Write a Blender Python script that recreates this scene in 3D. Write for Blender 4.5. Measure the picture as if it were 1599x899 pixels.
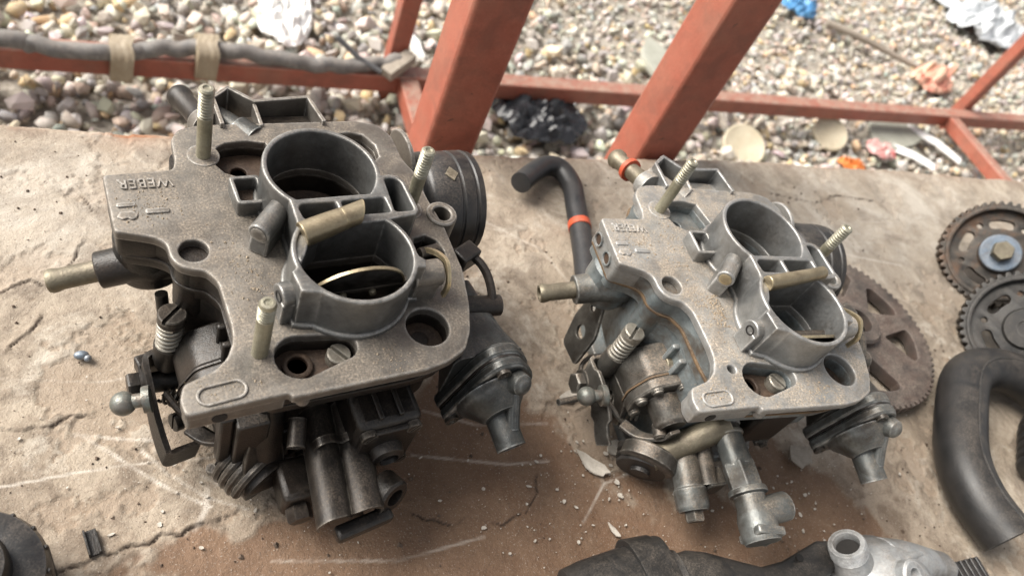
import bpy, bmesh, math, random
import numpy as np
from mathutils import Vector, Matrix

random.seed(7); rng = np.random.default_rng(11)
for o in list(bpy.data.objects): bpy.data.objects.remove(o)
scene = bpy.context.scene
col = scene.collection
S = 0.001            # everything below is written in millimetres
R = math.radians

# ------------------------------------------------------------------ camera, sky, sun, exposure
cam_d = bpy.data.cameras.new('camera'); cam = bpy.data.objects.new('camera', cam_d); col.objects.link(cam)
cam_d.sensor_width = 36; cam_d.lens = 26.57; cam_d.clip_start = 0.01; cam_d.clip_end = 900
up = Vector((0.33480189, -0.60202909, -0.72489217))          # world up in camera axes (x right, y down, z forward)
ex = Vector((2632., -73., 1180.)); ex = (ex - up * ex.dot(up)).normalized()   # world x (along the table edge)
ey = up.cross(ex)
rows = Matrix(((ex[0], ex[1], ex[2]), (ey[0], ey[1], ey[2]), (up[0], up[1], up[2])))   # cam -> world
m3 = rows @ Matrix(((1, 0, 0), (0, -1, 0), (0, 0, -1)))
cam.matrix_world = Matrix.Translation((0, 0, 0.310)) @ m3.to_4x4()
cam_d.dof.use_dof = True; cam_d.dof.focus_distance = 0.300; cam_d.dof.aperture_fstop = 13
scene.camera = cam

world = bpy.data.worlds.new('World'); scene.world = world; world.use_nodes = True
wn = world.node_tree.nodes; wl = world.node_tree.links
sky = wn.new('ShaderNodeTexSky'); sky.sky_type = 'NISHITA'; sky.sun_disc = False
SUN_EL, SUN_AZ = 44, 298          # azimuth clockwise from +y: light comes from back left
sky.sun_elevation = R(SUN_EL); sky.sun_rotation = R(SUN_AZ)
sky.air_density = 1.0; sky.dust_density = 4.0; sky.ozone_density = 1.0
bg = wn['Background']; bg.inputs['Strength'].default_value = 0.088
hs = wn.new('ShaderNodeHueSaturation'); hs.inputs['Saturation'].default_value = 0.18   # hazy, near-white sky
wl.new(sky.outputs[0], hs.inputs['Color']); wl.new(hs.outputs[0], bg.inputs['Color'])
sun_d = bpy.data.lights.new('sun', 'SUN'); sun_d.energy = 3.0; sun_d.angle = R(40); sun_d.color = (1.0, 0.95, 0.87)
sun = bpy.data.objects.new('sun', sun_d); col.objects.link(sun)
sd = Vector((math.sin(R(SUN_AZ)) * math.cos(R(SUN_EL)), math.cos(R(SUN_AZ)) * math.cos(R(SUN_EL)), math.sin(R(SUN_EL))))
sun.rotation_euler = (-sd).to_track_quat('-Z', 'Y').to_euler(); sun.location = (0, 0, 3)
vs = scene.view_settings; vs.view_transform = 'Standard'; vs.look = 'None'; vs.gamma = 1; vs.exposure = 1.02; vs.use_curve_mapping = False
scene.render.engine = 'CYCLES'

# ------------------------------------------------------------------ materials
class NT:
    def __init__(s, name):
        s.m = bpy.data.materials.new(name); s.m.use_nodes = True
        s.n = s.m.node_tree.nodes; s.l = s.m.node_tree.links
        s.b = s.n['Principled BSDF']; s.tc = s.n.new('ShaderNodeTexCoord')
    def link(s, a, b): s.l.new(a, b)
    def noise(s, scale, detail=4, rough=0.6, dist=0.0, dim='3D', vec=None):
        t = s.n.new('ShaderNodeTexNoise'); t.inputs['Scale'].default_value = scale; t.inputs['Detail'].default_value = detail
        t.inputs['Roughness'].default_value = rough; t.inputs['Distortion'].default_value = dist
        s.link(vec or s.tc.outputs['Object'], t.inputs['Vector']); return t.outputs['Fac']
    def voro(s, scale, feature='F1'):
        t = s.n.new('ShaderNodeTexVoronoi'); t.inputs['Scale'].default_value = scale; t.feature = feature
        s.link(s.tc.outputs['Object'], t.inputs['Vector']); return t
    def ramp(s, fac, stops):
        r = s.n.new('ShaderNodeValToRGB'); e = r.color_ramp.elements
        while len(e) < len(stops): e.new(0.5)
        for i, (p, c) in enumerate(stops):
            e[i].position = p; e[i].color = (c, c, c, 1) if not hasattr(c, '__len__') else (*c[:3], 1)
        s.link(fac, r.inputs['Fac']); return r.outputs['Color']
    def mix(s, fac, a, b, mode='MIX'):
        m = s.n.new('ShaderNodeMix'); m.data_type = 'RGBA'; m.blend_type = mode
        if hasattr(fac, 'links'): s.link(fac, m.inputs[0])
        else: m.inputs[0].default_value = fac
        for v, i in ((a, 6), (b, 7)):
            if hasattr(v, 'links'): s.link(v, m.inputs[i])
            else: m.inputs[i].default_value = (*v[:3], 1)
        return m.outputs[2]
    def math(s, op, a, b=0.0, clamp=False):
        m = s.n.new('ShaderNodeMath'); m.operation = op; m.use_clamp = clamp
        for v, i in ((a, 0), (b, 1)):
            if hasattr(v, 'links'): s.link(v, m.inputs[i])
            else: m.inputs[i].default_value = v
        return m.outputs[0]
    def attr(s, name):
        a = s.n.new('ShaderNodeAttribute'); a.attribute_name = name; return a
    def normz(s):
        g = s.n.new('ShaderNodeNewGeometry'); x = s.n.new('ShaderNodeSeparateXYZ'); s.link(g.outputs['Normal'], x.inputs[0]); return x.outputs['Z']
    def wear(s, radius):
        b = s.n.new('ShaderNodeBevel'); b.samples = 4; b.inputs['Radius'].default_value = radius
        g = s.n.new('ShaderNodeNewGeometry'); d = s.n.new('ShaderNodeVectorMath'); d.operation = 'DOT_PRODUCT'
        s.link(b.outputs[0], d.inputs[0]); s.link(g.outputs['True Normal'], d.inputs[1])
        return s.ramp(d.outputs['Value'], ((0.90, 1.0), (0.992, 0.0)))
    def bump(s, h, strength, dist, prev=None):
        b = s.n.new('ShaderNodeBump'); b.inputs['Strength'].default_value = strength; b.inputs['Distance'].default_value = dist
        s.link(h, b.inputs['Height'])
        if prev: s.link(prev, b.inputs['Normal'])
        return b.outputs[0]
    def out(s, color=None, rough=None, metal=None, normal=None, spec=None):
        for v, k in ((color, 'Base Color'), (rough, 'Roughness'), (metal, 'Metallic'), (normal, 'Normal'), (spec, 'Specular IOR Level')):
            if v is None: continue
            if hasattr(v, 'links'): s.link(v, s.b.inputs[k])
            elif hasattr(v, '__len__'): s.b.inputs[k].default_value = (*v[:3], 1)
            else: s.b.inputs[k].default_value = v
        return s.m

def metal_mat(name, c1, c2, dust, dust_amt, metal=0.7, rough=0.48, wear_col=None, wear_amt=0.7, grime=None, grime_amt=0.0, grain=1.0, chips=None):
    """cast metal: mottled alloy, settled dust on upward faces, grime patches, worn bright edges"""
    t = NT(name)
    n1 = t.noise(90, 5, 0.65); n2 = t.noise(700, 3, 0.7); n3 = t.noise(1500, 3, 0.65)
    c = t.mix(t.ramp(n1, ((0.35, 0.0), (0.65, 1.0))), c1, c2)
    c = t.mix(t.ramp(n2, ((0.42, 0.35), (0.75, 0.0))), c, tuple(x * 0.45 for x in c1))
    if grime: 
        g = t.math('MULTIPLY', t.ramp(t.noise(45, 5, 0.7, 0.4), ((0.46, 0.0), (0.62, 1.0))), grime_amt); c = t.mix(g, c, grime)
    if chips: c = t.mix(t.ramp(t.noise(85, 6, 0.75, 0.8), ((0.655, 0.0), (0.675, 0.9))), c, chips); c = t.mix(t.ramp(t.noise(14, 5, 0.7), ((0.45, 0.0), (0.7, 0.45))), c, (0.30, 0.16, 0.11))
    mt = t.math('MULTIPLY', t.ramp(n2, ((0.3, 0.6), (0.7, 1.0))), metal)
    if wear_col:
        w = t.math('MULTIPLY', t.wear(0.0013), t.math('MULTIPLY', t.ramp(t.noise(260, 3, 0.6), ((0.38, 0.15), (0.6, 1.0))), wear_amt)); c = t.mix(w, c, wear_col)
    z = t.ramp(t.normz(), ((0.35, 0.0), (0.95, 1.0)))
    patch = t.ramp(t.noise(75, 7, 0.75, 0.5), ((0.40, 0.12), (0.58, 1.0)))
    spk = t.ramp(n3, ((0.40, 0.2), (0.56, 1.0)))
    d = t.math('MULTIPLY', t.math('MULTIPLY', z, patch), t.math('MULTIPLY', spk, dust_amt), True)
    dcol = t.mix(t.ramp(t.noise(1100, 3), ((0.42, 0.0), (0.60, 1.0))), tuple(x * 0.6 for x in dust), tuple(min(1, x * 1.35) for x in dust))
    c = t.mix(d, c, dcol)
    mt = t.math('MULTIPLY', mt, t.math('SUBTRACT', 1.0, d))
    r = t.math('ADD', t.math('MULTIPLY', d, 0.4), t.math('ADD', t.math('MULTIPLY', n1, 0.25), rough - 0.12), True)
    nb = t.bump(n3, 0.35 * grain, 0.0004); nb = t.bump(n2, 0.22 * grain, 0.0006, nb)
    return t.out(c, r, mt, nb)

DUST = (0.27, 0.215, 0.165)
M = {}
# left carburettor: sooty, oily; right carburettor: lighter bluish alloy
M['cover_dark'] = metal_mat('dusty_dark_alloy', (0.135, 0.122, 0.107), (0.225, 0.205, 0.18), (0.25, 0.205, 0.158), 0.75, 0.6, 0.44, (0.60, 0.57, 0.53), 0.9, (0.075, 0.06, 0.048), 0.45, 0.8)
M['horn_dark'] = metal_mat('grey_alloy', (0.14, 0.14, 0.135), (0.24, 0.24, 0.232), (0.24, 0.2, 0.16), 0.4, 0.75, 0.38, (0.64, 0.62, 0.59), 0.9, (0.05, 0.042, 0.035), 0.45, 0.5)
M['oily'] = metal_mat('oily_black_metal', (0.006, 0.0055, 0.005), (0.017, 0.014, 0.012), (0.10, 0.075, 0.055), 0.35, 0.2, 0.36, (0.07, 0.065, 0.06), 0.5, (0.035, 0.024, 0.017), 0.45, 0.9)
M['oily_brown'] = metal_mat('oily_brown_metal', (0.025, 0.021, 0.018), (0.055, 0.046, 0.038), (0.15, 0.115, 0.085), 0.45, 0.5, 0.36, (0.25, 0.225, 0.19), 0.8, (0.010, 0.008, 0.007), 0.7, 0.7)
M['grey_cast'] = metal_mat('dark_grey_cast', (0.045, 0.05, 0.05), (0.10, 0.105, 0.103), (0.19, 0.155, 0.12), 0.35, 0.6, 0.34, (0.42, 0.43, 0.42), 0.8, (0.014, 0.012, 0.01), 0.6, 0.7)
M['cover_light'] = metal_mat('sandy_pale_alloy', (0.28, 0.277, 0.265), (0.41, 0.406, 0.392), (0.36, 0.295, 0.225), 0.95, 0.6, 0.42, (0.70, 0.69, 0.67), 0.9, (0.14, 0.105, 0.07), 0.45, 0.9)
M['horn_light'] = metal_mat('pale_grey_alloy', (0.23, 0.232, 0.228), (0.37, 0.372, 0.365), (0.34, 0.275, 0.21), 0.4, 0.8, 0.36, (0.72, 0.71, 0.69), 0.9, (0.10, 0.08, 0.06), 0.45, 0.5)
M['body_light'] = metal_mat('bluish_alloy', (0.15, 0.172, 0.178), (0.30, 0.335, 0.34), (0.30, 0.235, 0.175), 0.6, 0.5, 0.40, (0.55, 0.56, 0.55), 0.6, (0.085, 0.06, 0.04), 0.8, 0.8)
M['vac_light'] = metal_mat('grimy_grey_alloy', (0.11, 0.118, 0.115), (0.21, 0.22, 0.212), (0.28, 0.22, 0.16), 0.55, 0.65, 0.38, (0.5, 0.5, 0.48), 0.8, (0.045, 0.034, 0.025), 0.75, 0.7)
M['link_light'] = metal_mat('grimy_steel', (0.065, 0.062, 0.056), (0.14, 0.132, 0.118), (0.27, 0.205, 0.15), 0.65, 0.65, 0.40, (0.4, 0.38, 0.34), 0.8, (0.03, 0.023, 0.017), 0.7, 0.8)
M['stud'] = metal_mat('yellowed_zinc', (0.30, 0.28, 0.20), (0.46, 0.44, 0.34), DUST, 0.4, 0.75, 0.40, (0.6, 0.58, 0.5), 0.5, (0.10, 0.085, 0.05), 0.4)
M['brass'] = metal_mat('tarnished_brass', (0.30, 0.24, 0.15), (0.46, 0.385, 0.26), DUST, 0.25, 0.85, 0.33, (0.75, 0.62, 0.38), 0.8, (0.07, 0.05, 0.035), 0.35, 0.3)
M['olive'] = metal_mat('olive_brass', (0.17, 0.145, 0.10), (0.28, 0.25, 0.18), DUST, 0.5, 0.7, 0.42, (0.45, 0.4, 0.3), 0.6, (0.07, 0.055, 0.04), 0.5)
M['screw'] = metal_mat('dull_screw_steel', (0.25, 0.23, 0.19), (0.4, 0.38, 0.33), DUST, 0.4, 0.8, 0.4, (0.6, 0.57, 0.5), 0.7, (0.09, 0.06, 0.04), 0.5)
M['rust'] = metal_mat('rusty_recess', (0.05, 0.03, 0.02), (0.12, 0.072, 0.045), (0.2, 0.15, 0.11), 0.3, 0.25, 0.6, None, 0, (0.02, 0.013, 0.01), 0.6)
M['black_plastic'] = metal_mat('black_plastic', (0.010, 0.010, 0.011), (0.020, 0.020, 0.021), (0.16, 0.13, 0.105), 0.35, 0.0, 0.34, (0.07, 0.07, 0.07), 0.5, (0.05, 0.042, 0.035), 0.35, 0.4)
M['rubber'] = metal_mat('black_rubber', (0.018, 0.019, 0.021), (0.028, 0.029, 0.032), (0.14, 0.115, 0.095), 0.22, 0.0, 0.42, None, 0, (0.05, 0.043, 0.037), 0.15, 0.4)
M['dusty_rubber'] = metal_mat('dusty_rubber', (0.013, 0.013, 0.013), (0.023, 0.022, 0.022), (0.17, 0.14, 0.112), 0.36, 0.0, 0.42, (0.08, 0.075, 0.07), 0.5, (0.045, 0.038, 0.032), 0.22, 0.7)
M['gear_brown'] = metal_mat('brown_sintered_steel', (0.085, 0.07, 0.062), (0.15, 0.122, 0.105), (0.23, 0.185, 0.15), 0.7, 0.45, 0.55, (0.3, 0.26, 0.23), 0.6, (0.12, 0.065, 0.048), 0.4)
M['gear_dark'] = metal_mat('dark_pulley_steel', (0.028, 0.025, 0.022), (0.075, 0.065, 0.055), (0.23, 0.19, 0.15), 0.45, 0.55, 0.45, (0.3, 0.26, 0.22), 0.7, (0.20, 0.085, 0.03), 0.40)
M['gear_black'] = metal_mat('black_pulley_steel', (0.018, 0.018, 0.018), (0.04, 0.038, 0.036), (0.2, 0.17, 0.14), 0.4, 0.5, 0.42, (0.16, 0.15, 0.14), 0.6, (0.05, 0.045, 0.04), 0.4)
M['blue_washer'] = metal_mat('blued_washer', (0.13, 0.185, 0.25), (0.25, 0.30, 0.36), DUST, 0.5, 0.7, 0.38, (0.5, 0.5, 0.5), 0.7, (0.12, 0.10, 0.085), 0.6)
M['alu'] = metal_mat('bright_cast_aluminium', (0.34, 0.35, 0.355), (0.52, 0.53, 0.53), (0.33, 0.27, 0.21), 0.5, 0.6, 0.46, (0.72, 0.72, 0.71), 0.8, (0.11, 0.095, 0.08), 0.6, 0.8)
M['gasket'] = metal_mat('tan_gasket', (0.10, 0.06, 0.03), (0.20, 0.125, 0.06), DUST, 0.3, 0.0, 0.85, None, 0, (0.04, 0.025, 0.016), 0.6)
M['red_plastic'] = metal_mat('red_clip_plastic', (0.52, 0.07, 0.025), (0.62, 0.10, 0.04), DUST, 0.25, 0.0, 0.45, None, 0, (0.25, 0.06, 0.03), 0.3, 0.3)
M['ball'] = metal_mat('greenish_ball', (0.15, 0.165, 0.15), (0.26, 0.28, 0.26), DUST, 0.35, 0.7, 0.35, None, 0, (0.16, 0.085, 0.055), 0.5)
M['paint_red'] = metal_mat('red_oxide_paint', (0.36, 0.10, 0.062), (0.42, 0.128, 0.082), (0.38, 0.305, 0.24), 0.95, 0.0, 0.45, (0.46, 0.2, 0.14), 0.6, (0.20, 0.068, 0.046), 0.65, 0.6, (0.09, 0.04, 0.028))
M['hose_grey'] = metal_mat('weathered_grey_hose', (0.16, 0.155, 0.15), (0.30, 0.28, 0.26), (0.36, 0.3, 0.25), 0.5, 0.0, 0.6, None, 0, (0.09, 0.085, 0.08), 0.6)
M['tape'] = metal_mat('brown_tape', (0.34, 0.27, 0.18), (0.42, 0.35, 0.25), (0.42, 0.35, 0.28), 0.5, 0.0, 0.4, None, 0, (0.22, 0.17, 0.11), 0.4, 0.5)

def flat_mat(name, c1, c2, rough=0.6, scale=200, bump=0.3, metal=0.0, spec=None):
    t = NT(name); n = t.noise(scale, 5, 0.65); n2 = t.noise(scale * 7, 3)
    c = t.mix(t.ramp(n, ((0.35, 0), (0.65, 1))), c1, c2)
    c = t.mix(t.ramp(n2, ((0.5, 0), (0.75, 0.35))), c, tuple(x * 0.5 for x in c1))
    return t.out(c, rough, metal, t.bump(n2, bump, 0.0005), spec)
M['wood'] = flat_mat('weathered_wood', (0.26, 0.22, 0.175), (0.36, 0.31, 0.255), 0.8)
M['flake'] = flat_mat('pale_paint_flake', (0.42, 0.37, 0.31), (0.58, 0.53, 0.46), 0.6)
M['white'] = flat_mat('white_litter_sun_patch', (0.80, 0.79, 0.76), (0.88, 0.87, 0.85), 0.7, 40)
M['bag'] = flat_mat('black_plastic_film', (0.012, 0.012, 0.014), (0.03, 0.03, 0.034), 0.25, 30)
M['film'] = flat_mat('cloudy_film', (0.48, 0.50, 0.51), (0.64, 0.66, 0.68), 0.35, 25)
M['blue'] = flat_mat('blue_plastic', (0.05, 0.2, 0.42), (0.12, 0.32, 0.55), 0.4, 30)
M['pink'] = flat_mat('pink_cream_paper', (0.62, 0.24, 0.18), (0.72, 0.58, 0.42), 0.6, 22)
M['orange'] = flat_mat('orange_plastic', (0.62, 0.17, 0.03), (0.7, 0.24, 0.06), 0.5)
M['redwhite'] = flat_mat('red_white_packet', (0.55, 0.06, 0.06), (0.75, 0.65, 0.6), 0.5, 30)
M['cream'] = flat_mat('cream_lid', (0.48, 0.41, 0.29), (0.58, 0.51, 0.38), 0.6, 40)
M['slab'] = flat_mat('greenish_slab', (0.30, 0.30, 0.25), (0.38, 0.375, 0.32), 0.8, 25)
M['darkslab'] = flat_mat('dark_slab', (0.07, 0.07, 0.075), (0.12, 0.12, 0.12), 0.7, 25)
M['dark'] = flat_mat('hole_dark', (0.008, 0.007, 0.006), (0.016, 0.013, 0.011), 0.8)  # near-black for solid plugs that paint in the darkness inside holes

# ------------------------------------------------------------------ mesh helpers
def perp(d):
    d = Vector(d).normalized(); a = Vector((0, 0, 1)) if abs(d.z) < 0.9 else Vector((1, 0, 0))
    u = d.cross(a).normalized(); return u, d.cross(u).normalized()

class MB:
    def __init__(s): s.v = []; s.f = []
    def add(s, v, f):
        k = len(s.v); s.v += [tuple(x) for x in v]; s.f += [[i + k for i in q] for q in f]; return s
    def rings(s, rs, cap0=True, cap1=True, close=False):
        n = len(rs[0]); v = [p for r in rs for p in r]; f = []
        m = len(rs)
        for i in range(m if close else m - 1):
            for j in range(n):
                a, b = i * n, ((i + 1) % m) * n
                f.append([a + j, a + (j + 1) % n, b + (j + 1) % n, b + j])
        if not close:
            if cap0: f.append(list(range(n))[::-1])
            if cap1: f.append([(m - 1) * n + j for j in range(n)])
        return s.add(v, f)
    def lathe(s, prof, p, axis, seg=32, cap0=True, cap1=True, sx=1.0, udir=None):
        """prof: (radius, distance along axis) pairs"""
        p = Vector(p); d = Vector(axis).normalized(); u, w = perp(d)
        if udir is not None: u = (Vector(udir) - d * Vector(udir).dot(d)).normalized(); w = d.cross(u)
        rs = [[p + d * h + (u * math.cos(t) * sx + w * math.sin(t)) * r for t in (2 * math.pi * j / seg for j in range(seg))] for r, h in prof]
        return s.rings(rs, cap0, cap1)
    def cyl(s, a, b, r, r2=None, seg=28):
        a, b = Vector(a), Vector(b); L = (b - a).length; return s.lathe([(r, 0), (r if r2 is None else r2, L)], a, b - a, seg)
    def pipe(s, a, b, ro, ri, depth=6, seg=28, bead=0):
        """open tube end at b"""
        a, b = Vector(a), Vector(b); L = (b - a).length
        pr = [(ro, 0), (ro, L - 3), (ro + bead, L - 1.6), (ro + bead * 0.4, L), (ri, L), (ri, L - depth)]
        return s.lathe(pr, a, b - a, seg)
    def tube(s, pts, r, seg=16, rfun=None):
        pts = [Vector(p) for p in pts]; rs = []; u = None
        for i, p in enumerate(pts):
            d = (pts[min(i + 1, len(pts) - 1)] - pts[max(i - 1, 0)]).normalized()
            if u is None: u, _ = perp(d)
            u = (u - d * u.dot(d)).normalized(); w = d.cross(u)
            rr = r if rfun is None else rfun(i / (len(pts) - 1))
            rs.append([p + (u * math.cos(t) + w * math.sin(t)) * rr for t in (2 * math.pi * j / seg for j in range(seg))])
        return s.rings(rs)
    def hollow(s, pts, r, ri, seg=20, depth=14):
        """hose with open ends"""
        pts = [Vector(p) for p in pts]; rs = []; u = None; n = len(pts)
        fr = []
        for i, p in enumerate(pts):
            d = (pts[min(i + 1, n - 1)] - pts[max(i - 1, 0)]).normalized()
            if u is None: u, _ = perp(d)
            u = (u - d * u.dot(d)).normalized(); fr.append((p, u, d.cross(u), d))
        ring = lambda f, rr, off=0: [f[0] + f[3] * off + (f[1] * math.cos(t) + f[2] * math.sin(t)) * rr for t in (2 * math.pi * j / seg for j in range(seg))]
        rs = [ring(fr[0], ri, depth), ring(fr[0], ri), ring(fr[0], r)] + [ring(f, r) for f in fr[1:]] + [ring(fr[-1], ri), ring(fr[-1], ri, -depth)]
        return s.rings(rs)
    def box(s, lo, hi, rot=None, piv=None):
        x0, y0, z0 = lo; x1, y1, z1 = hi
        v = [Vector(q) for q in ((x0, y0, z0), (x1, y0, z0), (x1, y1, z0), (x0, y1, z0), (x0, y0, z1), (x1, y0, z1), (x1, y1, z1), (x0, y1, z1))]
        if rot is not None:
            c = Vector(piv) if piv else sum(v, Vector()) / 8; v = [c + rot @ (q - c) for q in v]
        return s.add(v, [[0, 3, 2, 1], [4, 5, 6, 7], [0, 1, 5, 4], [1, 2, 6, 5], [2, 3, 7, 6], [3, 0, 4, 7]])
    def prism(s, poly, a, b, fn):
        """poly of 2-D points; fn(u, v, t) -> 3-D point, t running a..b"""
        n = len(poly); v = [fn(*p, a) for p in poly] + [fn(*p, b) for p in poly]
        f = [[j, (j + 1) % n, n + (j + 1) % n, n + j] for j in range(n)] + [list(range(n))[::-1], list(range(n, 2 * n))]
        return s.add(v, f)
    def strap(s, pts, wdir, width, thick):
        pts = [Vector(p) for p in pts]; rs = []; wd = Vector(wdir)
        for i, p in enumerate(pts):
            d = (pts[min(i + 1, len(pts) - 1)] - pts[max(i - 1, 0)]).normalized()
            w = (wd - d * wd.dot(d)).normalized(); t = d.cross(w)
            ww = width[i] if hasattr(width, '__len__') else width
            rs.append([p + w * (a * ww / 2) + t * (b * thick / 2) for a, b in ((-1, -1), (1, -1), (1, 1), (-1, 1))])
        return s.rings(rs)
    def sphere(s, p, r, seg=24, sc=(1, 1, 1)):
        p = Vector(p); rs = []
        for i in range(1, 12):
            th = math.pi * i / 12
            rs.append([p + Vector((math.sin(th) * math.cos(t) * r * sc[0], math.sin(th) * math.sin(t) * r * sc[1], -math.cos(th) * r * sc[2])) for t in (2 * math.pi * j / seg for j in range(seg))])
        return s.rings(rs)
    def hexnut(s, p, axis, r, hgt, hole=0):
        return s.lathe([(r * 0.93, 0), (r, hgt * 0.12), (r, hgt * 0.85), (r * 0.9, hgt)], p, axis, 6)
    def mesh(s, name, smooth=35):
        me = bpy.data.meshes.new(name); me.from_pydata([(x * S, y * S, z * S) for x, y, z in s.v], [], s.f); finish(me, smooth); return me

def finish(me, smooth=35):
    bm = bmesh.new(); bm.from_mesh(me); bmesh.ops.recalc_face_normals(bm, faces=bm.faces); bm.to_mesh(me); bm.free()
    if smooth:
        me.shade_smooth(); me.set_sharp_from_angle(angle=R(smooth))
    me.update()

def arc(cx, cy, r, a0, a1, n=12): return [(cx + r * math.cos(R(a0 + (a1 - a0) * i / n)), cy + r * math.sin(R(a0 + (a1 - a0) * i / n))) for i in range(n + 1)]
def circ(cx, cy, r, n=40): return arc(cx, cy, r, 0, 360, n)[:-1]
def rnd(poly, r, n=5):
    """fillet the corners of a polygon"""
    out = []; N = len(poly)
    for i in range(N):
        p = Vector(poly[i]).to_2d(); a = Vector(poly[i - 1]).to_2d() - p; b = Vector(poly[(i + 1) % N]).to_2d() - p
        la, lb = a.length, b.length; a /= la; b /= lb
        k = min(r, la * 0.45, lb * 0.45); p0 = p + a * k; p1 = p + b * k
        for j in range(n + 1):
            t = j / n; q = p0 * (1 - t) ** 2 + p * 2 * t * (1 - t) + p1 * t * t; out.append((q.x, q.y))
    return out
def slot(x0, y0, x1, y1, r0, r1, n=10):
    a = math.degrees(math.atan2(y1 - y0, x1 - x0)); return arc(x1, y1, r1, a - 90, a + 90, n) + arc(x0, y0, r0, a + 90, a + 270, n)
def offs(poly, d):
    """move a counter-clockwise outline inwards by d"""
    out = []; N = len(poly)
    for i in range(N):
        a = Vector(poly[i - 1]); p = Vector(poly[i]); b = Vector(poly[(i + 1) % N])
        e1 = (p - a).normalized(); e2 = (b - p).normalized(); n = Vector((-e1.y - e2.y, e1.x + e2.x))
        n = n.normalized() if n.length > 1e-6 else Vector((-e1.y, e1.x)); out.append(tuple(p + n * d))
    return out

def shape2d(name, outlines, z0, z1, bevel=0.5, res=2, mtx=None):
    """flat plate with holes, rounded edges: outlines in mm, thickness z0..z1"""
    cu = bpy.data.curves.new(name, 'CURVE'); cu.dimensions = '2D'; cu.fill_mode = 'BOTH'
    for pl in outlines:
        sp = cu.splines.new('POLY'); sp.points.add(len(pl) - 1)
        for q, p in zip(sp.points, pl): q.co = (p[0], p[1], 0, 1)
        sp.use_cyclic_u = True
    cu.extrude = max((z1 - z0) / 2 - bevel, 0.01); cu.bevel_depth = bevel; cu.bevel_resolution = res; cu.offset = -bevel
    o = bpy.data.objects.new(name, cu); col.objects.link(o)
    dg = bpy.context.evaluated_depsgraph_get(); me = bpy.data.meshes.new_from_object(o.evaluated_get(dg))
    bpy.data.objects.remove(o); bpy.data.curves.remove(cu)
    T = Matrix.Translation((0, 0, (z0 + z1) / 2)); T = (mtx @ T) if mtx else T
    me.transform(Matrix.Scale(S, 4) @ T)
    bm = bmesh.new(); bm.from_mesh(me); bmesh.ops.remove_doubles(bm, verts=bm.verts, dist=1e-6); bmesh.ops.recalc_face_normals(bm, faces=bm.faces); bm.to_mesh(me); bm.free()
    me.shade_smooth(); me.set_sharp_from_angle(angle=R(32)); me.name = name
    return me

def text_mesh(txt, size, z0, z1, mtx):
    cu = bpy.data.curves.new('lettering', 'FONT'); cu.body = txt; cu.size = size; cu.extrude = (z1 - z0) / 2; cu.bevel_depth = 0.06; cu.bevel_resolution = 1; cu.resolution_u = 3; cu.space_character = 1.12
    cu.align_x = 'CENTER'; cu.align_y = 'CENTER'; cu.offset = -0.02
    o = bpy.data.objects.new('lettering', cu); col.objects.link(o)
    dg = bpy.context.evaluated_depsgraph_get(); me = bpy.data.meshes.new_from_object(o.evaluated_get(dg))
    bpy.data.objects.remove(o); bpy.data.curves.remove(cu)
    me.transform(Matrix.Scale(S, 4) @ mtx @ Matrix.Translation((0, 0, (z0 + z1) / 2))); me.name = 'lettering'; return me

def obj(name, me, mat, parent=None, bev=0, loc=None):
    if isinstance(me, MB): me = me.mesh(name)
    o = bpy.data.objects.new(name, me); col.objects.link(o)
    if mat is not None:
        me.materials.clear(); me.materials.append(M[mat] if isinstance(mat, str) else mat)
    if parent: o.parent = parent
    if bev:
        b = o.modifiers.new('bevel', 'BEVEL'); b.width = bev * S; b.segments = 2; b.limit_method = 'ANGLE'; b.angle_limit = R(40); b.harden_normals = False
    if loc: o.location = Vector(loc) * S
    return o
def tag(o, label, cat, group=None, kind=None):
    if label: o['label'] = label
    if cat: o['category'] = cat
    if group: o['group'] = group
    if kind: o['kind'] = kind
    return o
def empty(name, loc, rz=0):
    o = bpy.data.objects.new(name, None); col.objects.link(o); o.empty_display_size = 0.01
    o.location = Vector(loc) * S; o.rotation_euler = (0, 0, R(rz)); return o

def slot_head(b, p, axis, r, h, sdir, sw=1.4):
    """slotted cheese-head screw: base disc and two half discs leaving a slot"""
    p = Vector(p); d = Vector(axis).normalized(); u = Vector(sdir); u = (u - d * u.dot(d)).normalized(); w = d.cross(u)
    b.lathe([(r, 0), (r, h * 0.55)], p, d, 24)
    for sg in (1, -1):
        a0 = math.asin(sw / 2 / r); n = 12
        pl = [(r * math.cos(a0 + (math.pi - 2 * a0) * i / n), sg * r * math.sin(a0 + (math.pi - 2 * a0) * i / n)) for i in range(n + 1)]
        pin = [(x * 0.9, (y - sg * sw / 2) * 0.9 + sg * sw / 2) for x, y in pl]
        b.rings([[p + d * hh + u * x + w * y for x, y in q] for q, hh in ((pl, h * 0.5), (pl, h * 0.9), (pin, h))])
    return b
def helix(c, axis, r, wire, length, turns, n=18):
    c = Vector(c); d = Vector(axis).normalized(); u, w = perp(d); N = int(turns * n)
    return MB().tube([c + d * (length * i / N) + (u * math.cos(2 * math.pi * i / n) + w * math.sin(2 * math.pi * i / n)) * r for i in range(N + 1)], wire, 8)
def spline(pts, n=10):
    """Catmull-Rom through points"""
    P = [Vector(p) for p in pts]; P = [P[0] * 2 - P[1]] + P + [P[-1] * 2 - P[-2]]; out = []
    for i in range(1, len(P) - 2):
        for j in range(n):
            t = j / n; a, b, c, d = P[i - 1:i + 3]
            out.append(0.5 * ((2 * b) + (c - a) * t + (2 * a - 5 * b + 4 * c - d) * t * t + (3 * b - a - 3 * c + d) * t ** 3))
    out.append(P[-2]); return out

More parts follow.
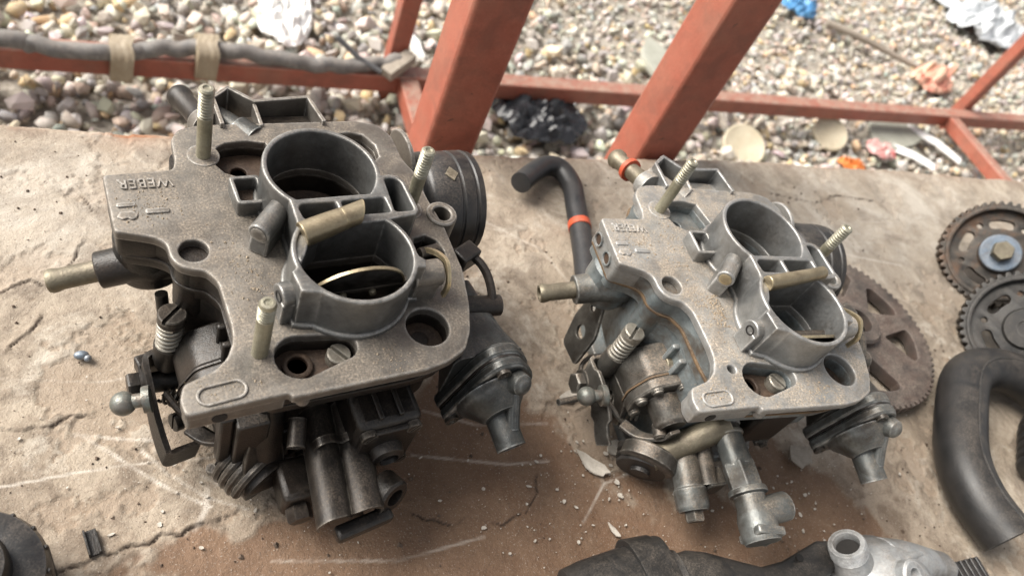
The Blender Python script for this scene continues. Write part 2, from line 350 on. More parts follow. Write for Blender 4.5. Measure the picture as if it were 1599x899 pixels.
# ------------------------------------------------------------------ numpy noise
LAT = {}
def vnoise(x, y, seed):
    if seed not in LAT: LAT[seed] = np.random.default_rng(seed).random((256, 256))
    g = LAT[seed]; xi = np.floor(x).astype(int); yi = np.floor(y).astype(int)
    fx = x - xi; fy = y - yi; fx = fx * fx * (3 - 2 * fx); fy = fy * fy * (3 - 2 * fy)
    a = g[xi & 255, yi & 255]; b = g[(xi + 1) & 255, yi & 255]; c = g[xi & 255, (yi + 1) & 255]; d = g[(xi + 1) & 255, (yi + 1) & 255]
    return (a * (1 - fx) + b * fx) * (1 - fy) + (c * (1 - fx) + d * fx) * fy
def fbm(x, y, scale, seed, octv=5, gain=0.55):
    t = 0; amp = 1; n = 0; x = x / scale; y = y / scale
    for o in range(octv): t = t + amp * vnoise(x, y, seed + o); n += amp; amp *= gain; x = x * 2.03 + 17.3; y = y * 2.03 + 9.1
    return t / n
def seg_dist(x, y, pts):
    """distance to a polyline and signed side"""
    best = np.full(x.shape, 1e9); side = np.zeros(x.shape)
    for (ax, ay), (bx, by) in zip(pts[:-1], pts[1:]):
        dx, dy = bx - ax, by - ay; t = np.clip(((x - ax) * dx + (y - ay) * dy) / (dx * dx + dy * dy), 0, 1)
        d = np.hypot(x - ax - t * dx, y - ay - t * dy); m = d < best; best = np.where(m, d, best); side = np.where(m, np.sign(dx * (y - ay) - dy * (x - ax)), side)
    return best, side
def blob(x, y, cx, cy, rx, ry, ang=0):
    a = R(ang); u = (x - cx) * math.cos(a) + (y - cy) * math.sin(a); v = -(x - cx) * math.sin(a) + (y - cy) * math.cos(a)
    return np.exp(-((u / rx) ** 2 + (v / ry) ** 2))
def sstep(a, b, v): t = np.clip((v - a) / (b - a), 0, 1); return t * t * (3 - 2 * t)
def grid_mesh(name, X, Y, Z, attrs):
    ny, nx = X.shape; v = np.stack([X, Y, Z], -1).reshape(-1, 3) * S
    i = np.arange((ny - 1) * (nx - 1)); r = i // (nx - 1); c = i % (nx - 1); a = r * nx + c
    f = np.stack([a, a + 1, a + nx + 1, a + nx], 1)
    me = bpy.data.meshes.new(name); me.vertices.add(len(v)); me.vertices.foreach_set('co', v.ravel())
    me.loops.add(f.size); me.loops.foreach_set('vertex_index', f.ravel().astype(np.int32)); me.polygons.add(len(f))
    me.polygons.foreach_set('loop_start', np.arange(0, f.size, 4, dtype=np.int32)); me.polygons.foreach_set('loop_total', np.full(len(f), 4, dtype=np.int32))
    for k, A in attrs.items():
        at = me.attributes.new(k, 'FLOAT', 'POINT'); at.data.foreach_set('value', A.ravel().astype(np.float32))
    me.update(calc_edges=True); me.shade_smooth(); return me

# ------------------------------------------------------------------ ground and gravel
GZ = -450.0
def ground_mat():
    t = NT('stony_dirt'); n = t.noise(30, 6, 0.7); n2 = t.noise(160, 4, 0.7)
    c = t.mix(t.ramp(n, ((0.35, 0), (0.65, 1))), (0.31, 0.27, 0.22), (0.46, 0.415, 0.355)); c = t.mix(t.ramp(n2, ((0.45, 0), (0.7, 0.6))), c, (0.09, 0.075, 0.06))
    return t.out(c, 0.95, 0.0, t.bump(n2, 0.6, 0.006))
ground = obj('ground', MB().add([(-3e5, -3e5, GZ - 14), (3e5, -3e5, GZ - 14), (3e5, 3e5, GZ - 14), (-3e5, 3e5, GZ - 14)], [[0, 1, 2, 3]]), ground_mat()); ground['kind'] = 'structure'

def stone_mat():
    t = NT('gravel_stone'); a = t.attr('col'); n = t.noise(120, 5, 0.7); n2 = t.noise(600, 3, 0.7)
    c = t.mix(t.ramp(n, ((0.35, 0.0), (0.65, 0.55))), a.outputs['Color'], (0.42, 0.37, 0.305)); c = t.mix(t.ramp(n2, ((0.5, 0), (0.72, 0.4))), c, (0.22, 0.195, 0.165))
    return t.out(c, 0.85, 0.0, t.bump(n2, 0.5, 0.0015))
M['stone'] = stone_mat()
bm = bmesh.new(); bmesh.ops.create_icosphere(bm, subdivisions=1, radius=1); ICO = np.array([v.co[:] for v in bm.verts]); ICOF = np.array([[v.index for v in f.verts] for f in bm.faces]); bm.free()
PAL = np.array([1.34, 1.33, 1.27]) * np.array([(0.40, 0.38, 0.35), (0.33, 0.32, 0.31), (0.46, 0.41, 0.35), (0.52, 0.49, 0.45), (0.26, 0.26, 0.265), (0.43, 0.36, 0.295), (0.38, 0.29, 0.24), (0.36, 0.37, 0.37), (0.58, 0.56, 0.52), (0.50, 0.36, 0.21), (0.22, 0.21, 0.20), (0.48, 0.44, 0.40)])
def stone_verts(r, flat=True):
    """an angular pebble: sphere cut by a few random planes"""
    v = ICO * (1 + 0.16 * (r.random((len(ICO), 1)) - 0.5))
    for k in range(10):
        n = r.normal(size=3); n /= np.linalg.norm(n); d = v @ n; h = 0.36 + 0.34 * r.random(); v = v - np.outer(np.maximum(d - h, 0), n)
    v = v * np.array([1.0, 0.62 + 0.35 * r.random(), 0.45 + 0.35 * r.random()]); q = r.normal(size=4); q /= np.linalg.norm(q)
    w, x, y, z = q; Rm = np.array([[1 - 2 * (y * y + z * z), 2 * (x * y - z * w), 2 * (x * z + y * w)], [2 * (x * y + z * w), 1 - 2 * (x * x + z * z), 2 * (y * z - x * w)], [2 * (x * z - y * w), 2 * (y * z + x * w), 1 - 2 * (x * x + y * y)]])
    return v @ Rm.T
def ground_spot():
    """random point of the strip of ground beyond the table edge"""
    while True:
        x = rng.uniform(-260, 3100); y = rng.uniform(700, 2100)
        lo = 760 + max(0, x) * 0.02; hi = 1150 + (x + 200) * 0.27
        if lo < y < hi: return x, y
variants = []
for k in range(36):
    me = bpy.data.meshes.new('stone'); v = stone_verts(rng); c = PAL[k % len(PAL)] * (0.85 + 0.3 * rng.random()) * (1 + 0.06 * rng.normal(size=3))
    me.from_pydata((v * S).tolist(), [], ICOF.tolist()); at = me.color_attributes.new('col', 'FLOAT_COLOR', 'POINT')
    at.data.foreach_set('color', np.tile(np.append(np.clip(c, 0, 1), 1), len(v)).astype(np.float32)); me.materials.append(M['stone']); variants.append(me)
big = []
while len(big) < 290:      # the large stones one can pick out, near the table
    x, y = ground_spot()
    if y > 1120 + x * 0.05 or x > 1150 or (x > 500 and rng.random() < 0.5): continue
    r = rng.uniform(14, 28)
    if all((x - a) ** 2 + (y - b) ** 2 > (0.75 * (r + q)) ** 2 for a, b, q in big): big.append((x, y, r))
for i, (x, y, r) in enumerate(big):
    o = bpy.data.objects.new('stone', variants[int(rng.integers(36))]); col.objects.link(o); o.parent = ground
    o.location = (x * S, y * S, (GZ + r * 0.10 + rng.uniform(0, 5) + 20 * (float(fbm(np.array(x), np.array(y), 260, 131, 2)) - 0.4)) * S); o.scale = (r, r, r); o.rotation_euler = (0, 0, rng.uniform(0, 6.28))
V = []; C = []; nst = 0
tv = [stone_verts(rng) for k in range(60)]
for i in range(15500):
    x, y = ground_spot(); far = sstep(800, 2000, np.array(y)); r = (rng.uniform(4, 10) if rng.random() < 0.6 else rng.uniform(9, 20)) * (1.25 if x < 700 else 1.0)
    a = rng.uniform(0, 6.28); ca, sa = math.cos(a), math.sin(a); v = tv[int(rng.integers(60))] * r
    v = np.stack([v[:, 0] * ca - v[:, 1] * sa + x, v[:, 0] * sa + v[:, 1] * ca + y, v[:, 2] + GZ - 8 + rng.uniform(-6, 9) + 26 * (float(fbm(np.array(x), np.array(y), 260, 131, 2)) - 0.4)], 1)
    V.append(v); c = PAL[int(rng.integers(len(PAL)))] * (0.8 + 0.4 * rng.random()) * (1 + 0.05 * rng.normal(size=3)); C.append(np.tile(np.append(np.clip(c, 0, 1), 1), (len(v), 1)))
n0 = len(ICO); F = (ICOF[None] + (np.arange(len(V)) * n0)[:, None, None]).reshape(-1, 3); V = np.concatenate(V) * S; C = np.concatenate(C)
me = bpy.data.meshes.new('gravel'); me.vertices.add(len(V)); me.vertices.foreach_set('co', V.ravel()); me.loops.add(F.size); me.loops.foreach_set('vertex_index', F.ravel().astype(np.int32))
me.polygons.add(len(F)); me.polygons.foreach_set('loop_start', np.arange(0, F.size, 3, dtype=np.int32)); me.polygons.foreach_set('loop_total', np.full(len(F), 3, dtype=np.int32)); me.update(calc_edges=True)
at = me.color_attributes.new('col', 'FLOAT_COLOR', 'POINT'); at.data.foreach_set('color', C.ravel().astype(np.float32))
tag(obj('gravel', me, 'stone'), 'loose grey and beige gravel covering the ground behind the table', 'gravel', kind='stuff')

# ------------------------------------------------------------------ table
def edge_y(x): return 340 + 18 * sstep(150, 480, x) + 2.2 * (fbm(x, x * 0 + 3, 60, 91, 4) - 0.5) * 2 + 1.2 * (fbm(x, x * 0 + 5, 8, 95, 3) - 0.5) * 2
xs = np.concatenate([np.linspace(-420, -112, 14, endpoint=False), np.arange(-112, 480, 0.9), np.arange(480, 800, 1.7), np.linspace(802, 1300, 14)])
ts = np.concatenate([np.linspace(-320, 18, 14, endpoint=False), np.arange(18, 334, 0.9)]); roll = np.linspace(0, 1, 22)
X, T = np.meshgrid(xs, ts); E_ = edge_y(xs)[None, :]
Y = np.where(T > 300, T + (T - 300) / 34 * (E_ - 338), T)       # stretch the last rows to the uneven edge
warp = 14 * (fbm(X, Y, 70, 5) - 0.5); warp2 = 14 * (fbm(X, Y, 70, 15) - 0.5)
base = fbm(X, Y, 95, 21, 6, 0.6); fine = fbm(X, Y, 16, 31, 5, 0.6); mid = fbm(X, Y, 38, 41, 5, 0.6)
# worn brown area between and in front of the carburettors
worn = 0.95 * blob(X, Y, 145, 125, 62, 55, -20) + 0.9 * blob(X, Y, 120, 75, 70, 40) + 0.95 * blob(X, Y, 315, 75, 75, 60) + 0.55 * blob(X, Y, 220, 50, 90, 32) + 0.35 * blob(X, Y, 20, 80, 70, 32) + 0.3 * blob(X, Y, 215, 285, 45, 28) + 0.25 * blob(X, Y, 480, 210, 50, 20, 30) + 0.28 * blob(X, Y, -20, 110, 90, 60) + 0.25 * blob(X, Y, 150, 230, 60, 60)  # broad weak front-left blobs also put the front's dimmer light into the colour
v = worn + (base - 0.5) * 1.1 + (mid - 0.5) * 0.8 + (fine - 0.5) * 0.3
bare = sstep(0.48, 0.58, v)
lost = sstep(0.60, 0.615, fbm(X + warp, Y + warp2, 30, 61, 7, 0.68) + 0.06 * worn)         # small flaked-off patches of the top coat
cracks = [[(-56, 167), (-47, 165.5), (-44, 166.6), (-38, 166), (-35, 168), (-32, 170.5), (-27, 170)], [(-34, 107), (-30, 109), (-24, 110), (-21, 112), (-14, 112), (-10, 114.5), (-4, 113.5), (2, 116.5), (8, 115), (13, 118.5), (22, 119), (28, 122)],
          [(-62, 232), (-50, 240), (-44, 236), (-36, 247), (-30, 262)], [(-55, 205), (-48, 212), (-45, 220)], [(100, 111), (116, 103), (125, 106), (140, 100), (150, 104)], [(165, 122), (160, 112), (152, 104)], [(-48, 300), (-40, 290), (-36, 296), (-30, 288), (-27, 281)],
          [(176, 150), (182, 158), (195, 152), (207, 156)], [(330, 250), (352, 262), (380, 258), (402, 271)], [(430, 320), (470, 312), (500, 322), (540, 318)], [(140, 260), (152, 250), (150, 236), (163, 228)]]
crack = np.zeros_like(X); lift = np.zeros_like(X)
jx = 2.5 * (fbm(X, Y, 7, 71, 4) - 0.5); jy = 2.5 * (fbm(X, Y, 7, 81, 4) - 0.5)
for c in cracks:
    d, sd_ = seg_dist(X + jx, Y + jy, c); crack = np.maximum(crack, sstep(0.62, 0.15, d) * (0.25 + 0.75 * sstep(0.40, 0.58, fbm(X, Y, 9, 121, 3)))); lift = np.maximum(lift, np.where(sd_ > 0, np.exp(-d / 2.2), 0))
scr = np.zeros_like(X)
for c, w, a in [([(-27, 161.5), (-5, 142), (5, 134), (19, 125)], 0.8, 1), ([(-6, 152.5), (4, 141), (18, 129), (33, 122)], 0.7, 0.9), ([(-30, 162.5), (-15, 159), (1, 156)], 0.9, 0.7), ([(-56, 142.5), (-26, 146), (0, 147), (25, 146.5)], 0.7, 0.8), ([(18, 133), (17, 124), (13, 117)], 1.6, 0.7), ([(16, 139), (24, 133)], 0.8, 0.7),
                ([(115, 160), (140, 150), (178, 147)], 0.9, 0.5), ([(105, 138), (150, 128), (172, 127)], 0.9, 0.5), ([(-60, 190), (-20, 186), (5, 190)], 0.7, 0.4), ([(340, 290), (420, 270), (520, 250)], 1.5, 0.5), ([(380, 300), (440, 250), (480, 225)], 1.8, 0.55), ([(150, 300), (210, 262), (232, 210)], 1.2, 0.35), ([(180, 95), (198, 112), (225, 118)], 0.8, 0.6), ([(40, 100), (90, 92), (130, 96)], 0.8, 0.45)]:
    d, _ = seg_dist(X, Y, c); scr = np.maximum(scr, a * sstep(w * 1.15, w * 0.2, d) * (0.45 + 0.55 * sstep(0.38, 0.6, fbm(X, Y, 9, 101, 3))))
Z = -0.6 * bare - 0.70 * lost * (1 - bare) - 0.9 * crack + 1.1 * lift * (1 - bare * 0.6) + 0.7 * (mid - 0.5) + 0.35 * (fine - 0.5) + 3.0 * (fbm(X, Y, 220, 51, 2) - 0.5) + 0.25 * (fbm(X, Y, 3.2, 111, 3) - 0.5)
curl = np.exp(-((v - 0.485) / 0.02) ** 2) * (0.4 + fine); Z += 0.35 * curl
Z = Z - 1.0        # keep the average just under the things that stand on it
Yr = Y[-1:] + np.sin(roll[1:, None] * math.pi / 2) * 6.0 * np.ones_like(E_); Zr = Z[-1:] - (1 - np.cos(roll[1:, None] * math.pi / 2)) * 6.0 - np.where(roll[1:, None] > 0.99, 12, 0)
Xa = np.concatenate([X, np.repeat(xs[None], len(roll) - 1, 0)]); ext = lambda A: np.concatenate([A, np.repeat(A[-1:], len(roll) - 1, 0)])
rustb = np.exp(-((Xa - (-8)) / 14) ** 2) * 1.0
edged = np.concatenate([sstep(322, 338, T) * 0.55, np.ones((len(roll) - 1, len(xs)))])
tmesh = grid_mesh('tabletop', Xa, np.concatenate([Y, Yr]), np.concatenate([Z, Zr]), dict(bare=ext(bare), lost=ext(lost), pale=ext(0.9 * blob(X, Y, 520, 300, 260, 75) + 0.75 * blob(X, Y, -50, 290, 80, 50)), crack=ext(crack), scratch=ext(scr), edge=edged, worn=ext(worn), rust=rustb * edged))
def table_mat():
    t = NT('flaking_table_paint'); A = lambda k: t.attr(k).outputs['Fac']
    n = t.noise(11, 6, 0.68, 0.3); n2 = t.noise(48, 6, 0.7, 0.4); n3 = t.noise(260, 5, 0.7); n4 = t.noise(1300, 3, 0.7); vs_ = t.noise(20, 5, 0.75, 0.6)
    c = t.mix(t.ramp(n, ((0.34, 0), (0.64, 1))), (0.285, 0.227, 0.168), (0.445, 0.375, 0.295))
    c = t.mix(t.ramp(n2, ((0.44, 0), (0.62, 0.85))), c, (0.17, 0.132, 0.098))
    c = t.mix(t.ramp(vs_, ((0.54, 0), (0.68, 0.8))), c, (0.52, 0.465, 0.39))
    c = t.mix(t.ramp(n3, ((0.5, 0), (0.72, 0.55))), c, (0.20, 0.15, 0.11))
    lostc = t.mix(t.ramp(n2, ((0.4, 0), (0.6, 1))), (0.25, 0.185, 0.13), (0.37, 0.295, 0.225)); c = t.mix(t.math('MULTIPLY', A('lost'), 0.75), c, lostc)
    b = t.mix(t.ramp(n, ((0.36, 0), (0.62, 1))), (0.098, 0.049, 0.026), (0.185, 0.10, 0.056)); b = t.mix(t.ramp(n2, ((0.42, 0), (0.68, 0.7))), b, (0.235, 0.155, 0.10)); b = t.mix(t.ramp(n3, ((0.5, 0), (0.75, 0.6))), b, (0.07, 0.042, 0.028))
    c = t.mix(t.math('MULTIPLY', A('bare'), 0.84), c, b)
    c = t.mix(t.ramp(A('worn'), ((0.1, 0.0), (0.8, 0.35))), c, (0.16, 0.092, 0.054))
    c = t.mix(t.math('MULTIPLY', A('pale'), t.ramp(vs_, ((0.38, 0.15), (0.6, 0.85)))), c, (0.50, 0.45, 0.385))  # brighter light along the back of the table, painted into its colour
    c = t.mix(A('scratch'), c, (0.58, 0.52, 0.45))
    grit = t.ramp(n4, ((0.60, 0), (0.70, 0.5))); c = t.mix(grit, c, (0.60, 0.55, 0.48)); c = t.mix(t.ramp(t.noise(900, 2), ((0.64, 0), (0.72, 0.7))), c, (0.09, 0.065, 0.05))
    c = t.mix(t.math('MULTIPLY', A('edge'), t.ramp(n2, ((0.4, 0.1), (0.6, 0.7)))), c, (0.27, 0.185, 0.135)); c = t.mix(t.math('MULTIPLY', A('rust'), 0.8), c, (0.30, 0.12, 0.05))
    c = t.mix(A('crack'), c, (0.05, 0.033, 0.024))
    return t.out(c, t.math('ADD', t.math('MULTIPLY', n2, 0.3), 0.58), 0.0, t.bump(n4, 0.6, 0.0005, t.bump(n3, 0.65, 0.0014, t.bump(n2, 0.3, 0.003))), 0.3)
table = empty('table', (400, 0, GZ))
tp = obj('tabletop', tmesh, table_mat(), table); tp.location = Vector((-400, 0, -GZ)) * S
tag(table, 'worn board table with flaking beige paint carrying the old engine parts', 'table')
obj('edge_board', MB().box((-820, -320, -20), (895, 332, -7)), 'wood', table, loc=(0, 0, -GZ), bev=1)
for x, y in ((-780, -290), (820, -290), (-780, 270), (820, 270)):
    obj('leg', MB().box((x, y, 0), (x + 45, y + 45, -GZ - 20)), 'wood', table, bev=2)

# ------------------------------------------------------------------ red steel posts and frame
def tube_bar(name, a, b, w, parent, mat='paint_red'):
    a, b = Vector(a), Vector(b); lo = [min(p, q) - w / 2 for p, q in zip(a, b)]; hi = [max(p, q) + w / 2 for p, q in zip(a, b)]
    d = [abs(p - q) for p, q in zip(a, b)]; k = d.index(max(d)); lo[k] += w / 2; hi[k] -= w / 2
    return obj(name, MB().box(lo, hi), mat, parent, bev=3)
for (x, lab) in ((159, 'thick red steel post rising behind the dark carburettor'), (322, 'thick red steel post rising behind the pale carburettor')):
    p = empty('steel_post', (x + 18, 371, GZ - 10)); o = obj('square_tube', MB().box((-17.5, -17.5, 0), (17.5, 17.5, 1500)), 'paint_red', p, bev=3); tag(p, lab, 'post', 'thick red posts')
    obj('foot_plate', MB().box((-45, -45, -2), (45, 45, 6)), 'paint_red', p, bev=1)
fr = empty('steel_barrier', (340, 900, GZ - 6)); zr = 58
def L2(p): return (p[0] - 340, p[1] - 900, p[2])
def bar(name, a, b, w): return tube_bar(name, L2(a), L2(b), w, fr)
rail_y = lambda x: 900 + (x + 160) * 0.062
rl = MB(); dirv = Vector((1, 0.062, 0)).normalized(); nv = Vector((-dirv.y, dirv.x, 0))
A0 = Vector(L2((-700, rail_y(-700), zr))); A1 = Vector(L2((3200, rail_y(3200), zr))); w = 15
rl.rings([[q + nv * (a * w) + Vector((0, 0, b * w)) for a, b in ((-1, -1), (1, -1), (1, 1), (-1, 1))] for q in (A0, A1)])
obj('rail', rl, 'paint_red', fr, bev=2.5)
for x in (338, 1775):
    y = rail_y(x) + 32
    obj('upright', MB().box((x - 14 - 340, y - 14 - 900, 0), (x + 14 - 340, y + 14 - 900, 1400)), 'paint_red', fr, bev=2)
for x in (352, 1694):
    y = rail_y(x) - 16
    obj('cross_bar', MB().box((x - 15 - 340, 420 - 900, zr - 15), (x + 15 - 340, y - 900, zr + 14)), 'paint_red', fr, bev=2)
for x in (338, 1775):
    y = rail_y(x) + 17
    for sx_ in (-15, 15): obj('weld_bead', MB().tube([(x + sx_ - 340 + rng.normal(0, 0.8), y - 900 + rng.normal(0, 0.8), zr - 14 + k * 3) for k in range(11)], 3.2, 8, lambda t: 3 + 0.8 * math.sin(t * 40)), 'paint_red', fr)
tag(fr, 'low red steel frame of thin bars standing on the gravel', 'barrier')

# weathered hose tied along the rail
hz = GZ + zr + 22
hp = [(-420, 905), (-167, 896), (-127, 890), (-58, 885), (-25, 893), (16, 906), (72, 908), (129, 906), (197, 900), (251, 905), (312, 918), (345, 935)]
pts = spline([(x, rail_y(x) + (y - 898) * 0.55 - 12, hz + 5 * math.sin(x * 0.02)) for x, y in hp], 8)
tag(obj('grey_hose', MB().hollow([p + Vector((0, 1.6 * math.sin(k * 1.3), 1.8 * math.sin(k * 0.83 + 1))) for k, p in enumerate(pts)], 10.5, 7), 'hose_grey'), 'weathered grey hose taped along the red rail', 'hose')
for x in (-36, 66):
    c = min(pts, key=lambda p: abs(p.x - x)); t = MB(); cy = (c.y + rail_y(x)) / 2
    prof = rnd([(-25, -34), (22, -34), (24, 2), (14, 15), (-12, 17), (-26, 6)], 8)
    sec = []
    for k in range(12):
        kk = -13 + 26 * k / 11; jt = [rng.normal(0, 0.35) for _ in prof]; sc_ = 1 + 0.012 * math.sin(k * 1.7) + (0.035 if k > 6 else 0)
        sec.append([(c.x + kk + v_ * 0.08 + 2 * math.sin(u * 0.2), cy + u * sc_ + j, c.z - 3 + v_ * sc_ + j) for (u, v_), j in zip(prof, jt)])
    t.rings(sec)
    tag(obj('tape_wrap', t, 'tape'), 'brown tape band round the grey hose, ' + ('left of the two' if x < 0 else 'right of the two'), 'tape', 'tape bands on the rail')
rot = Matrix.Rotation(R(38), 3, 'Z') @ Matrix.Rotation(R(-14), 3, 'Y')
tag(obj('wood_block', MB().box((306, 915, hz - 6), (362, 935, hz + 10), rot), 'wood', bev=1), 'short pale wooden block wedged where the rail meets the thin upright', 'block')
tag(obj('metal_rod', MB().tube([(240, 940, hz + 26), (272, 922, hz + 8), (304, 906, hz)], 4), 'darkslab'), 'short dark rod sticking out beside the wooden block', 'rod')

# ------------------------------------------------------------------ carburettors (local mm, z = 0 on the table, cover top at 90)
H = 90.0
OUT = rnd([(-36.7, 61.6), (-36.6, 34.7), (-34, 33.8), (-25, 30.6), (-21.6, 27.5), (-21.3, 21), (-19.5, 17), (-15.6, 14.6), (-11.3, 13.4), (-8.4, 8), (-8, -10), (-8.8, -16.5), (-12, -22.6), (-16.7, -26.4), (-26.6, -29.4), (-28.6, -35), (-27.8, -40.4), (3.6, -39.8), (4.3, -41.6), (52, -41.6), (61.5, -40), (69.5, -36.4), (74.5, -29), (79, -17.5), (83, -1), (83.6, 14), (84, 22), (82.4, 38), (82.4, 53), (79.5, 62), (79.6, 76), (75, 83.8), (66, 86.6), (5, 86.4), (-1.4, 86), (-7.7, 83.9), (-11, 78.6), (-11.4, 68), (-13, 62.6)], 1.8, 4)
SKIRT = rnd([(-35.4, 60.4), (-35.4, 36), (-24.5, 32), (-20, 28.5), (-19.8, 20.5), (-15, 16), (-10.4, 14.6), (-6.6, 8), (-6.4, -12), (-4.5, -30), (0, -36.6), (50, -37.2), (63, -35.2), (71.5, -27), (79, -8), (81.2, 4), (81.4, 14), (79.5, 52), (75, 72), (70, 80), (2, 83.5), (-6, 82), (-9.4, 76), (-9.6, 64), (-14, 60.6)], 2.5, 4)
BODY = rnd([(-18, 30), (-18.5, 21), (-13, 17.5), (-5, 12), (-4.5, -10), (0, -22), (46, -23), (60, -27), (68, -22), (74, -4), (74, 55), (68, 74), (4, 78), (-5, 72), (-7, 58), (-14, 54)], 3, 4)
def chord(cx, cy, r, yc, top):
    a = math.degrees(math.asin((yc - cy) / r))
    return arc(cx, cy, r, a, 180 - a, 40) if top else arc(cx, cy, r, 180 - a, 360 + a, 40)
REAR = chord(34.5, 39.5, 19.9, 25.2, True); FRONT = chord(34.5, -1.5, 20.2, 11.6, False)
HORN = arc(34.5, 39.5, 21.9, -14, 222, 44) + [(18.2, 22.6), (18.0, 15.2)] + arc(34.5, -1.5, 22.1, 140, 188, 10) + [(12.1, -5.2), (10.7, -6.2), (11.6, -14.6), (13.6, -15.2)] + arc(34.5, -1.5, 22.1, 222, 334, 26) + [(57.4, -11.6), (58.6, -8.4), (56.7, -6.4)] + arc(34.5, -1.5, 22.1, -8, 38, 9) + [(62.5, 13.2), (64.4, 14.8), (64.7, 17), (64.2, 30.5), (62.4, 33.4), (59, 34.4)]
CELLS = [rnd([(20.4, 21.2), (21, 15.8), (34.6, 15.6), (34.4, 22.6), (22, 22.8)], 1.2), rnd([(36.3, 22.8), (36.5, 15.6), (53.4, 15.4), (53.2, 23)], 1.2), rnd([(55, 15.4), (62.8, 15.2), (62.4, 30), (60.6, 32.3), (56.4, 32.5)], 1.6)]
HOLES = dict(c=circ(-13.4, 22.9, 4.9, 28), f=circ(58.6, -24.2, 8.2, 36), sw=slot(10.6, -26.9, 25.4, -26.0, 8.5, 5.2), nw=[(3.2, 70), (2.6, 64), (5, 59.5), (9.5, 57), (13.6, 56.4)] + arc(34.5, 39.5, 23.4, 141, 108, 8) + [(24, 74.8), (16.7, 76.4), (8.5, 75.6), (5, 73.6)],
             ne=[(61.5, 63.5)] + arc(34.5, 39.5, 25.5, 48, 64, 5)[::1] + [(52, 78), (60, 79.4), (66.5, 77.5), (70, 71), (69.6, 64), (66, 61)], lev=[(66.5, 12.8), (65.5, 2), (66.2, -4.5), (71, -6), (77.5, 1.2), (78.8, 9), (77.8, 15), (73.8, 18.6), (68.6, 17.6)])
def mv(poly, d): return offs(poly, -d)
ZT = lambda z: H + z

def studd(b, x, y, hgt, r=2.75, thr=13):
    pr = [(r, -3), (r, hgt - thr)]; z = hgt - thr; n = int(thr / 1.4)
    pr += [(r - 0.5, z + 0.2)]
    for k in range(n): pr += [(r - 0.7, z + 0.25 + k * 1.4), (r + 0.05, z + 0.8 + k * 1.4), (r + 0.05, z + 1.1 + k * 1.4)]
    pr += [(r - 0.5, hgt), (r - 1.3, hgt + 0.1), (r - 1.7, hgt - 0.5)]
    return b.lathe(pr, (x, y, H), (0, 0, 1), 22)

